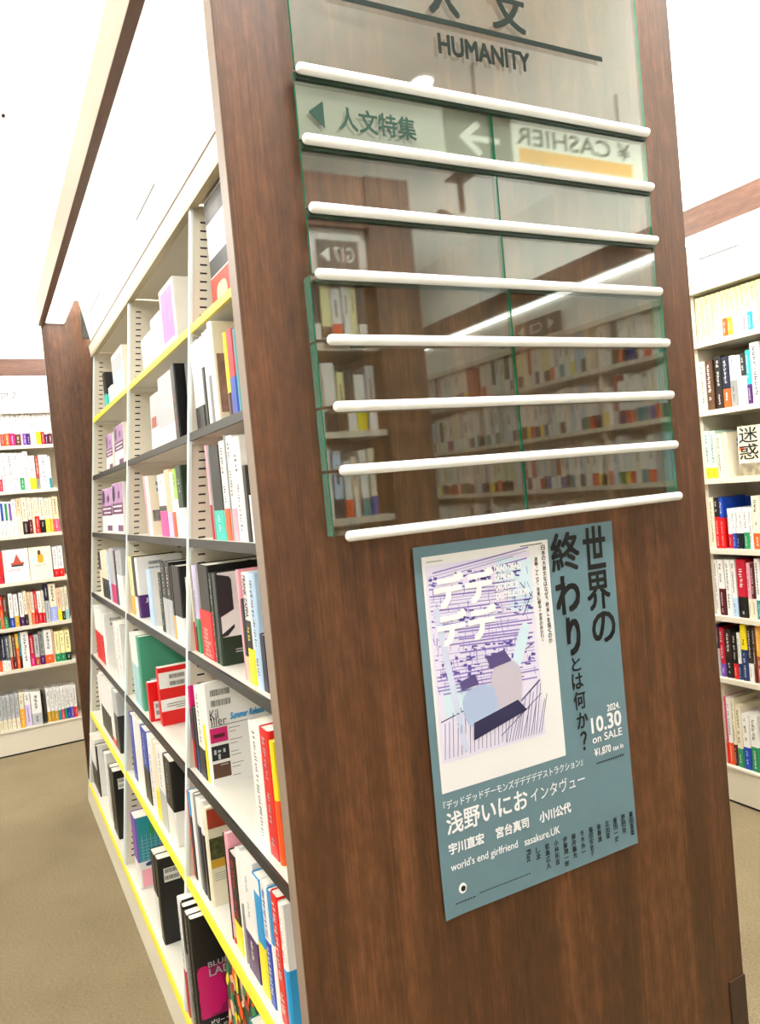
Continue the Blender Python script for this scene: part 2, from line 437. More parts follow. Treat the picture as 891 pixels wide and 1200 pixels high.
bm = bmesh.new(); prism_y(bm, [(.147, 2.085), (.172, 2.104), (.172, 2.063)], -.0188, -.0182)
obj('arrow', bm, mat('grey_green_vinyl', '#2f4a40', .6, spec=.15), sg)

# ---------------------------------------------------------------- poster
def warp(x, z):
    return -.0022 - .0016*(1+math.sin(7*x+5*z)) - .004*max(0, (.31-x)/.05)**2*max(0, (.86-z)/.1) - .002*max(0, (z-1.3)/.1)
ps = thing('poster', 'slate blue book poster with white card and Japanese lettering taped to walnut panel', 'poster')
def sheet(name, x0, x1, z0, z1, lay, m, nx=12, nz=16, parent=None, thick=.0004):
    bm = bmesh.new()
    g = [[bm.verts.new((x0+(x1-x0)*i/nx, warp(x0+(x1-x0)*i/nx, z0+(z1-z0)*j/nz)-lay, z0+(z1-z0)*j/nz)) for j in range(nz+1)] for i in range(nx+1)]
    for i in range(nx):
        for j in range(nz): bm.faces.new((g[i][j], g[i+1][j], g[i+1][j+1], g[i][j+1]))
    o = obj(name, bm, m, parent if parent is not None else ps)
    if thick:
        md = o.modifiers.new('thickness', 'SOLIDIFY'); md.thickness = thick; md.offset = 0
    return o
SLATE = mat('poster_slate', '#668590', .45, noise=.03, nscale=30)
PAPER = mat('poster_white', '#e9e9ea', .5)
LAV = mat('lavender_print', '#b9aede', .5)
sheet('paper_sheet', .266, .710, .768, 1.397, 0, SLATE)
sheet('card_print', .281, .5505, .980, 1.379, .0006, PAPER)
art = sheet('art_panel', .2865, .508, 1.030, 1.3635, .0012, mat('pale_violet_print', '#e2def2', .5))
def on(lay): return lambda a, b: (a, warp(a, b)-lay, b)
# generic industrial lattice in violet and a few plain colour shapes
rng = random.Random(5)
def strokes(name, segs, m, lay, parent):
    bm = bmesh.new()
    for (x0, z0, x1, z1, w) in segs:
        n = max(1, int(math.hypot(x1-x0, z1-z0)/.03)); dx, dz = x1-x0, z1-z0; l = math.hypot(dx, dz) or 1
        px, pz = -dz/l*w/2, dx/l*w/2
        prev = None
        for k in range(n+1):
            x = x0+dx*k/n; z = z0+dz*k/n
            a = bm.verts.new((x+px, warp(x+px, z+pz)-lay, z+pz)); b = bm.verts.new((x-px, warp(x-px, z-pz)-lay, z-pz))
            if prev: bm.faces.new((prev[0], prev[1], b, a))
            prev = (a, b)
    return obj(name, bm, m, parent)
strokes('sky_patch', [(.43, 1.335, .506, 1.325, .05), (.455, 1.29, .506, 1.28, .05), (.30, 1.13, .36, 1.13, .05)], mat('pale_sky_print', '#cfe6f2', .5), .0015, art)
seg = []; seg2 = []
for k in range(34):
    z = 1.350-k*.0062+rng.uniform(-.0015, .0015); x0 = rng.choice((.29, .29, .30, .34)); seg.append((x0, z, rng.choice((.47, .5, .505)), z-.010+(.03 if k < 4 else 0), rng.choice((.0008, .0012, .0025))))
for k in range(150):
    x = rng.uniform(.289, .5); z = rng.uniform(1.15, 1.345); seg.append((x, z, x+rng.uniform(-.005, .005), z+rng.uniform(-.022, -.006), .0010))
for k in range(170):
    x = rng.uniform(.289, .495); z = rng.choice((1.335, 1.27, 1.205, 1.175))+rng.uniform(-.012, .012); seg2.append((x, z, x+rng.uniform(.003, .012), z-rng.uniform(0, .003), rng.choice((.002, .003, .005))))
strokes('beam_lines', seg, mat('violet_print', '#8d7cc4', .5), .0018, art)
strokes('beam_shadows', seg2, mat('indigo_print', '#5d52a3', .5), .0020, art)
seg = [(.30, 1.29, .335, 1.04, .012)]
strokes('column_shape', seg, mat('pale_column_print', '#ccd6ee', .5), .0022, art)
seg = []
for k in range(16):
    x = .292+k*.0085; seg.append((x, 1.035+rng.uniform(0, .005), x+.006, 1.10+rng.uniform(-.02, .02), .0011))
for k in range(14):
    x = .42+k*.006; seg.append((x, 1.035, x+.02, 1.10+rng.uniform(-.02, .03), .0012))
seg += [(.29, 1.10, .36, 1.115, .002), (.40, 1.15, .5, 1.20, .0015), (.41, 1.07, .505, 1.13, .003), (.41, 1.05, .505, 1.105, .0015), (.48, 1.31, .506, 1.28, .0015), (.48, 1.25, .506, 1.29, .0015)]
strokes('rail_lines', seg, mat('ink_blue_print', '#4b4a78', .5), .0022, art)
def blob(name, pts, m, lay):
    bm = bmesh.new()
    c = (sum(p[0] for p in pts)/len(pts), sum(p[1] for p in pts)/len(pts))
    cv = bm.verts.new((c[0], warp(*c)-lay, c[1])); vs = [bm.verts.new((x, warp(x, z)-lay, z)) for x, z in pts]
    for i in range(len(vs)): bm.faces.new((cv, vs[i], vs[(i+1) % len(vs)]))
    return obj(name, bm, m, art)
def oval(cx, cz, rx, rz, t=0, n=20):
    out = []
    for k in range(n):
        a = 2*math.pi*k/n; c = math.copysign(abs(math.cos(a))**.7, math.cos(a)); s = math.copysign(abs(math.sin(a))**.7, math.sin(a))
        out.append((cx+rx*c*math.cos(t)-rz*s*math.sin(t), cz+rx*c*math.sin(t)+rz*s*math.cos(t)))
    return out
blob('pale_shape', oval(.47, 1.20, .012, .04, -.4), mat('pale_sky_print', '#cfe6f2', .5), .0023)
blob('grey_shape', oval(.430, 1.130, .034, .048, -.1), mat('warm_grey_print', '#c3bccb', .5), .0024)
blob('blue_shape', oval(.372, 1.112, .036, .034, .1), mat('blue_grey_print', '#a9bbdc', .5), .0026)
blob('navy_shape', [(.355, 1.085), (.452, 1.105), (.470, 1.083), (.352, 1.055)], mat('navy_print', '#2d2c52', .5), .0028)
blob('violet_shape', [(.392, 1.192), (.432, 1.198), (.446, 1.176), (.40, 1.17)], mat('deep_violet_print', '#564b80', .5), .0028)
blob('violet_shape', [(.334, 1.160), (.366, 1.168), (.372, 1.150), (.336, 1.144)], mat('deep_violet_print', '#564b80', .5), .0028)
WH = mat('white_print', '#f5f6f8', .5); BK = mat('black_print', '#0b0e10', .5)
letters('title_lettering', [('デ', .298, .360, 1.288, 1.347, .045), ('デ', .361, .423, 1.288, 1.347, .045), ('デ', .298, .360, 1.224, 1.283, .045), ('デ', .361, .423, 1.224, 1.283, .045)], on(.0032), WH, ps)
letters('lettering', [('DEAD DEAD', .425, .484, 1.335, 1.347, .03), ('DEMONS', .425, .467, 1.319, 1.331, .03), ('DEDEDEDE', .425, .476, 1.303, 1.315, .03), ('DESTRUCTION', .425, .497, 1.287, 1.299, .03)], on(.0032), WH, ps)
letters('headline_lettering', [('世', .634, .690, 1.310, 1.392, .02), ('界', .635, .694, 1.232, 1.306, .02), ('の', .640, .700, 1.168, 1.228, .022),
        ('終', .556, .625, 1.315, 1.388, .022), ('わ', .559, .618, 1.236, 1.308, .03), ('り', .577, .611, 1.158, 1.230, .035),
        ('と', .583, .605, 1.128, 1.154, .02), ('は', .580, .607, 1.094, 1.124, .02), ('何', .580, .609, 1.056, 1.090, .02), ('か', .583, .611, 1.020, 1.050, .02), ('？', .588, .604, .978, 1.014, .02)], on(.0012), BK, ps)
letters('strip_lettering', vertical('日本の大衆文化はなぜ「終末」を描くのか', .5385, 1.370, 1.190, .0085, .012) + vertical('漫画、アニメ、音楽に観る〈世界の終わり〉', .5205, 1.350, 1.194, .0072, .01), on(.0012), INK, ps)
letters('date_lettering', [('2024.', .660, .693, 1.037, 1.050, .02), ('10.30', .617, .694, 1.004, 1.034, .025), ('on SALE', .617, .693, .985, 1.000, .015), ('¥1,870', .619, .661, .958, .975, .02), ('tax in', .666, .693, .960, .969, .015)], on(.0012), WH, ps)
letters('lettering', [('『デッドデッドデーモンズデデデデデストラクション』', .281, .588, .952, .967, .005), ('浅野いにお', .284, .455, .908, .946, .02), ('インタヴュー', .462, .590, .916, .940, 0),
        ('宇川直宏', .284, .356, .874, .894, .035), ('宮台真司', .381, .453, .874, .894, .035), ('小川公代', .477, .551, .874, .894, .035),
        ("world's end girlfriend", .285, .425, .842, .860, .008), ('sasakure.UK', .440, .521, .844, .858, .008)], on(.0012), WH, ps)
nm = ['藤田直哉', '野田努', '飯田一史', '北出栞', '後藤護', '福田安佐子', '冬木糸一', '藤井義允', '伊藤潤一郎', '小林拓音', '松島広人', 'しま']
lens = [.048, .038, .048, .036, .036, .056, .047, .047, .056, .047, .047, .024]
its = []
for k, (s, l) in enumerate(zip(nm, lens)): its += vertical(s, .697-k*.0208, .834, .834-l, .0100, .012)
letters('names_lettering', its, on(.0012), BK, ps)
fl = letters('names_lettering', [('Flat', 0, .022, 0, .010, .012)], lambda a, b: (.442+b, warp(.45, .82)-.0012, .835-a), BK, ps)
def ticks(name, rects, m, parent, fn):
    bm = bmesh.new()
    for a0, a1, b0, b1 in rects:
        bm.faces.new([bm.verts.new(fn(a, b)) for a, b in ((a0, b0), (a1, b0), (a1, b1), (a0, b1))])
    return obj(name, bm, m, parent)
rc = [(.288+.006*k, .288+.006*k+.0045, .7885, .7905) for k in range(7)] + [(.338+.005*k, .338+.005*k+.0035, .7915, .7935) for k in range(22)]
rc += [(.488+.005*k, .4915+.005*k, 1.3725, 1.3745) for k in range(10)] + [(.29+.004*k, .2925+.004*k, 1.369, 1.3705) for k in range(8)]
rc += [(.622+.006*k, .6262+.006*k, .945, .948) for k in range(12)]
ticks('fine_print', rc, INK, ps, on(.0013))
bm = bmesh.new(); c = (.305, .812)
vs = [bm.verts.new((c[0]+.008*math.cos(a*math.pi/10), warp(*c)-.0013, c[1]+.009*math.sin(a*math.pi/10))) for a in range(20)]; bm.faces.new(vs)
lg = obj('publisher_mark', bm, WH, ps)
bm = bmesh.new(); vs = [bm.verts.new((c[0]+.001+.0048*math.cos(a*math.pi/6), warp(*c)-.0016, c[1]-.001+.005*math.sin(a*math.pi/6))) for a in range(12)]; bm.faces.new(vs)
obj('mark_centre', bm, BK, lg)
GONDOLA_BOOKS = [
('A1', 0.2019, 0.937, 0.0916, 1.7, 0.2438, 'white', 'black', 0.0674, None, ''),
('A1', 0.2019, 0.9023, 0.0259, 1.7, 0.2431, 'white', 'black', 0.162, None, ''),
('A1', 0.2019, 0.8727, 0.027, 1.7, 0.2477, 'white', None, 0.0, None, ''),
('A1', 0.2019, 0.848, 0.0222, 1.7, 0.2488, 'white', 'grey', 0.13, None, ''),
('A1', 0.2019, 0.8119, 0.032, 1.7, 0.262, 'white', None, 0.0, 'cream', 'mag'),
('A1', 0.2019, 0.6962, 0.0214, 1.7, 0.2082, 'yellow', 'brown', 0.0625, None, ''),
('A1', 0.2019, 0.6411, 0.048, 1.7, 0.2058, 'crimson', 'blue', 0.0941, None, ''),
('A1', 0.2019, 0.6146, 0.0231, 1.7, 0.1998, 'teal', None, 0.0, None, ''),
('A2', 0.1704, 0.8449, 0.0205, 1.406, 0.2443, 'pink', 'crimson', 0.0901, None, ''),
('A2', 0.1704, 0.8288, 0.0145, 1.406, 0.2428, 'grey', None, 0.0, None, ''),
('A2', 0.1704, 0.7367, 0.0897, 1.406, 0.2363, 'black', 'turquoise', 0.075, None, 'marks'),
('A2', 0.1704, 0.6899, 0.0445, 1.406, 0.2422, 'white', 'orange', 0.0783, None, 't'),
('A2', 0.1704, 0.6725, 0.0153, 1.406, 0.2526, 'grey', None, 0.0, None, ''),
('A2', 0.1704, 0.6318, 0.0393, 1.406, 0.2484, 'white', 'pink', 0.0772, None, 't'),
('A2', 0.1704, 0.575, 0.0548, 1.406, 0.2405, 'white', None, 0.0, None, 't'),
('A2', 0.1704, 0.5369, 0.0294, 1.406, 0.1722, 'black', None, 0.0, None, ''),
('A2', 0.1704, 0.5072, 0.0273, 1.406, 0.1048, 'white', None, 0.0, None, ''),
('A3', 0.1373, 1.0212, 0.0123, 1.096, 0.2412, 'cream', 'red', 0.0815, None, ''),
('A3', 0.1373, 1.0005, 0.0188, 1.096, 0.2422, 'grey', 'brown', 0.0697, None, 't'),
('A3', 0.1373, 0.9656, 0.0321, 1.096, 0.2415, 'lilac', 'green', 0.0949, None, 't'),
('A3', 0.1373, 0.8293, 0.1183, 1.096, 0.248, 'black', 'red', 0.1276, None, 'redtext'),
('A3', 0.1373, 0.7992, 0.0245, 1.096, 0.2301, 'dark green', None, 0.0, None, 't'),
('A3', 0.1373, 0.7594, 0.0344, 1.096, 0.2323, 'charcoal', 'dark green', 0.071, 'white', 'photo'),
('A3', 0.1373, 0.5679, 0.0125, 1.096, 0.251, 'pink', None, 0.0, None, ''),
('A3', 0.1373, 0.5433, 0.0233, 1.096, 0.1857, 'black', 'peach', 0.0578, None, ''),
('A3', 0.1373, 0.496, 0.0449, 1.096, 0.2474, 'white', 'yellow', 0.0801, None, 'zappa'),
('A3', 0.1373, 0.4565, 0.0378, 1.096, 0.2496, 'pale blue', None, 0.0, None, 't'),
('A3', 0.1373, 0.4186, 0.0351, 1.096, 0.1218, 'navy', None, 0.0, None, ''),
('A4', 0.1029, 1.0197, 0.0138, 0.775, 0.2278, 'magenta', 'red', 0.0798, None, 'photo2'),
('A4', 0.1029, 0.9953, 0.0216, 0.775, 0.1735, 'black', None, 0.0, None, ''),
('A4', 0.1029, 0.9659, 0.0275, 0.775, 0.1798, 'black', 'dark blue', 0.0631, None, ''),
('A4', 0.1029, 0.8974, 0.064, 0.775, 0.2444, 'white', 'black', 0.0814, 'white', 't'),
('A4', 0.1029, 0.8746, 0.0211, 0.775, 0.2533, 'white', 'yellow', 0.1548, None, ''),
('A4', 0.1029, 0.8498, 0.0206, 0.775, 0.2669, 'white', None, 0.0, 'white', 'catalogue'),
('A4', 0.1029, 0.4108, 0.071, 0.775, 0.2609, 'white', None, 0.0, 'white', 't'),
('A4', 0.1029, 0.3525, 0.0558, 0.775, 0.2645, 'red', None, 0.0, None, 't'),
('A4', 0.1029, 0.3331, 0.0179, 0.775, 0.2489, 'yellow', 'orange', 0.13, None, ''),
('A5', 0.0711, 1.0236, 0.0099, 0.478, 0.2403, 'orange', None, 0.0, None, ''),
('A5', 0.0711, 0.9944, 0.0282, 0.478, 0.2448, 'sky blue', 'navy', 0.1763, None, ''),
('A5', 0.0711, 0.9578, 0.0329, 0.478, 0.254, 'white', None, 0.0, None, ''),
('A5', 0.0711, 0.9312, 0.024, 0.478, 0.2579, 'grey', None, 0.0, None, ''),
('A5', 0.0711, 0.8965, 0.032, 0.478, 0.2555, 'white', 'navy', 0.183, None, ''),
('A5', 0.0711, 0.8645, 0.0294, 0.478, 0.261, 'white', 'black', 0.1721, None, ''),
('A5', 0.0711, 0.8303, 0.0285, 0.478, 0.2551, 'cream', None, 0.0, 'cream', 'jungle'),
('A5', 0.0711, 0.6599, 0.0103, 0.478, 0.2537, 'black', None, 0.0, None, ''),
('A5', 0.0711, 0.6362, 0.0216, 0.478, 0.261, 'pink', 'crimson', 0.0151, None, ''),
('A5', 0.0711, 0.5767, 0.0562, 0.478, 0.2278, 'black', 'yellow', 0.0679, None, 'redglyph'),
('A5', 0.0711, 0.5624, 0.0125, 0.478, 0.2547, 'white', None, 0.0, None, ''),
('A5', 0.0711, 0.547, 0.0135, 0.478, 0.2606, 'white', 'grey', 0.136, None, ''),
('A5', 0.0711, 0.4572, 0.0838, 0.478, 0.261, 'white', 'purple', 0.0886, None, 'bandtext'),
('A5', 0.0711, 0.4035, 0.0492, 0.478, 0.2503, 'sky blue', 'yellow', 0.1048, None, 'tag'),
('A5', 0.0711, 0.3629, 0.0365, 0.478, 0.2571, 'white', 'blue', 0.1358, None, 'bluetext'),
('A5', 0.0711, 0.3384, 0.0225, 0.478, 0.254, 'sky blue', 'white', 0.1446, None, 't'),
('A5', 0.0711, 0.2961, 0.0404, 0.478, 0.2608, 'red', None, 0.0, None, 'wt'),
('A5', 0.0711, 0.2713, 0.023, 0.478, 0.2571, 'white', 'sky blue', 0.129, None, 't'),
('A6', 0.017, 0.9997, 0.0338, 0.11, 0.3277, 'white', 'crimson', 0.1291, 'black', 't'),
('A6', 0.017, 0.9621, 0.0328, 0.11, 0.3259, 'black', 'grey', 0.1957, None, ''),
('A6', 0.017, 0.9168, 0.0407, 0.11, 0.3238, 'black', None, 0.0, None, 't'),
('A6', 0.017, 0.8818, 0.0306, 0.11, 0.33, 'black', None, 0.0, 'black', 'lady'),
('B2', 0.1704, 1.7078, 0.0253, 1.406, 0.214, 'pink', None, 0.0, None, ''),
('B2', 0.1704, 1.6645, 0.037, 1.406, 0.2116, 'white', None, 0.0, 'cream', 'barpic'),
('B2', 0.1704, 1.3798, 0.1108, 1.406, 0.2036, 'white', 'hot pink', 0.0832, None, 'dk'),
('B2', 0.1704, 1.3114, 0.0659, 1.406, 0.2129, 'peach', 'lilac', 0.0794, None, ''),
('B2', 0.1704, 1.2645, 0.0421, 1.406, 0.202, 'white', 'orange', 0.0787, None, ''),
('B2', 0.1704, 1.2204, 0.0406, 1.406, 0.2096, 'lime', 'white', 0.1168, None, 't'),
('B2', 0.1704, 1.1501, 0.0648, 1.406, 0.2149, 'dark green', 'white', 0.0896, None, 't'),
('B3', 0.1373, 1.959, 0.0753, 1.096, 0.227, 'pale yellow', 'amber', 0.0743, None, 'dots'),
('B3', 0.1373, 1.8994, 0.0559, 1.096, 0.2292, 'black', 'white', 0.076, None, ''),
('B3', 0.1373, 1.8521, 0.0401, 1.096, 0.2278, 'white', 'purple', 0.0865, 'white', 'jg'),
('B3', 0.1373, 1.6055, 0.0676, 1.096, 0.196, 'pale blue', None, 0.0, 'white', 'bar'),
('B3', 0.1373, 1.4247, 0.0475, 1.096, 0.1944, 'dark green', None, 0.0, None, 't'),
('B3', 0.1373, 1.2844, 0.0676, 1.096, 0.2367, 'black', 'silver', 0.1177, None, 'wt'),
('B3', 0.1373, 1.352, 0.0676, 1.096, 0.2327, 'black', 'silver', 0.1177, None, 't'),
('B3', 0.1373, 1.2578, 0.0231, 1.096, 0.2248, 'black', 'amber', 0.0729, None, ''),
('B3', 0.1373, 1.1564, 0.0979, 1.096, 0.2298, 'black', 'white', 0.0762, 'black', 'label'),
('B4', 0.0979, 1.7931, 0.0701, 0.775, 0.2705, 'white', 'pale teal', 0.1539, None, ''),
('B4', 0.0979, 1.8632, 0.0701, 0.775, 0.2665, 'white', 'pale teal', 0.1539, None, ''),
('B4', 0.0979, 1.7436, 0.0445, 0.775, 0.2707, 'sea green', None, 0.0, 'sea green', 'greencover'),
('B5', 0.0711, 1.8938, 0.0727, 0.478, 0.2539, 'blue', None, 0.0, None, 't'),
('B5', 0.0711, 1.7333, 0.0767, 0.478, 0.261, 'white', None, 0.0, None, ''),
('B5', 0.0711, 1.81, 0.0767, 0.478, 0.257, 'white', None, 0.0, None, ''),
('B5', 0.0711, 1.6174, 0.1079, 0.478, 0.2595, 'blue', 'black', 0.1192, None, 'wt'),
('B5', 0.0711, 1.5224, 0.0802, 0.478, 0.261, 'white', None, 0.0, None, 't'),
('B5', 0.0711, 1.4544, 0.0625, 0.478, 0.261, 'cream', 'yellow', 0.1019, None, ''),
('B5', 0.0711, 1.347, 0.102, 0.478, 0.261, 'white', 'silver', 0.1222, None, 't'),
('B5', 0.0711, 1.2351, 0.1058, 0.478, 0.261, 'black', 'white', 0.1059, None, 't'),
('B6', 0.0318, 1.8161, 0.0872, 0.11, 0.2645, 'violet', 'white', 0.0986, 'teal', 'pinkteal'),
('B6', 0.0318, 1.4512, 0.0653, 0.11, 0.2706, 'black', 'white', 0.1322, None, ''),
('B6', 0.0318, 1.3964, 0.0481, 0.11, 0.2783, 'black', None, 0.0, 'black', 'label'),
('C3', 0.1373, 2.8502, 0.0692, 1.096, 0.2183, 'black', 'cream', 0.13, None, ''),
('C3', 0.1373, 2.6314, 0.071, 1.096, 0.2333, 'cream', 'charcoal', 0.0937, None, ''),
('C3', 0.1373, 2.7024, 0.071, 1.096, 0.2293, 'cream', 'charcoal', 0.0937, None, ''),
('C3', 0.1373, 2.7733, 0.071, 1.096, 0.2253, 'cream', 'charcoal', 0.0937, None, ''),
('C3', 0.1373, 2.5686, 0.0575, 1.096, 0.2273, 'pale blue', None, 0.0, None, 't'),
('C3', 0.1373, 2.4198, 0.0705, 1.096, 0.2472, 'silver', 'magenta', 0.0847, None, ''),
('C3', 0.1373, 2.4904, 0.0705, 1.096, 0.2432, 'silver', 'magenta', 0.0847, None, ''),
('C3', 0.1373, 2.3681, 0.0446, 1.096, 0.2375, 'navy', None, 0.0, None, ''),
('C3', 0.1373, 2.2274, 0.0657, 1.096, 0.2454, 'silver', 'white', 0.1379, None, 't'),
('C3', 0.1373, 2.2931, 0.0657, 1.096, 0.2414, 'silver', 'white', 0.1379, None, 't'),
('C4', 0.1029, 2.7655, 0.0684, 0.775, 0.2666, 'white', 'red', 0.1429, None, ''),
('C4', 0.1029, 2.8338, 0.0684, 0.775, 0.2626, 'white', 'red', 0.1429, None, ''),
('C4', 0.1029, 2.9022, 0.0684, 0.775, 0.2586, 'white', 'red', 0.1429, None, ''),
('C4', 0.1029, 2.9706, 0.0684, 0.775, 0.2666, 'white', 'red', 0.1429, None, ''),
('C4', 0.1029, 2.6954, 0.0558, 0.775, 0.2534, 'white', None, 0.0, 'white', 'bar'),
('C4', 0.1029, 2.2212, 0.0843, 0.775, 0.2604, 'white', None, 0.0, 'white', 't'),
('C4', 0.1029, 2.3055, 0.0843, 0.775, 0.2564, 'white', None, 0.0, 'white', 't'),
('C5', 0.0711, 2.8332, 0.0599, 0.478, 0.2397, 'white', None, 0.0, None, ''),
('C5', 0.0711, 2.519, 0.0763, 0.478, 0.261, 'white', 'black', 0.1091, None, ''),
('C5', 0.0711, 2.5953, 0.0763, 0.478, 0.257, 'white', 'black', 0.1091, None, ''),
('C5', 0.0711, 2.6716, 0.0763, 0.478, 0.253, 'white', 'black', 0.1091, None, ''),
('C5', 0.0711, 2.748, 0.0763, 0.478, 0.261, 'white', 'black', 0.1091, None, ''),
('C5', 0.0711, 2.4085, 0.0979, 0.478, 0.261, 'white', 'red', 0.0282, None, ''),
('C5', 0.0711, 2.2929, 0.1061, 0.478, 0.261, 'silver', 'charcoal', 0.1603, None, ''),
('C6', 0.0318, 2.9451, 0.0643, 0.11, 0.2689, 'white', 'black', 0.1179, None, ''),
('C6', 0.0318, 3.0094, 0.0643, 0.11, 0.2649, 'white', 'black', 0.1179, None, ''),
('C6', 0.0318, 3.0737, 0.0643, 0.11, 0.2609, 'white', 'black', 0.1179, None, ''),
('C6', 0.0318, 2.8926, 0.0431, 0.11, 0.2525, 'black', None, 0.0, 'white', 'bar'),
('C6', 0.0318, 2.5351, 0.0518, 0.11, 0.311, 'white', None, 0.0, None, ''),
('C6', 0.0318, 2.3177, 0.071, 0.11, 0.2926, 'black', None, 0.0, 'black', 'label'),
('C6', 0.0318, 2.3888, 0.071, 0.11, 0.2886, 'black', None, 0.0, 'black', 't'),
]
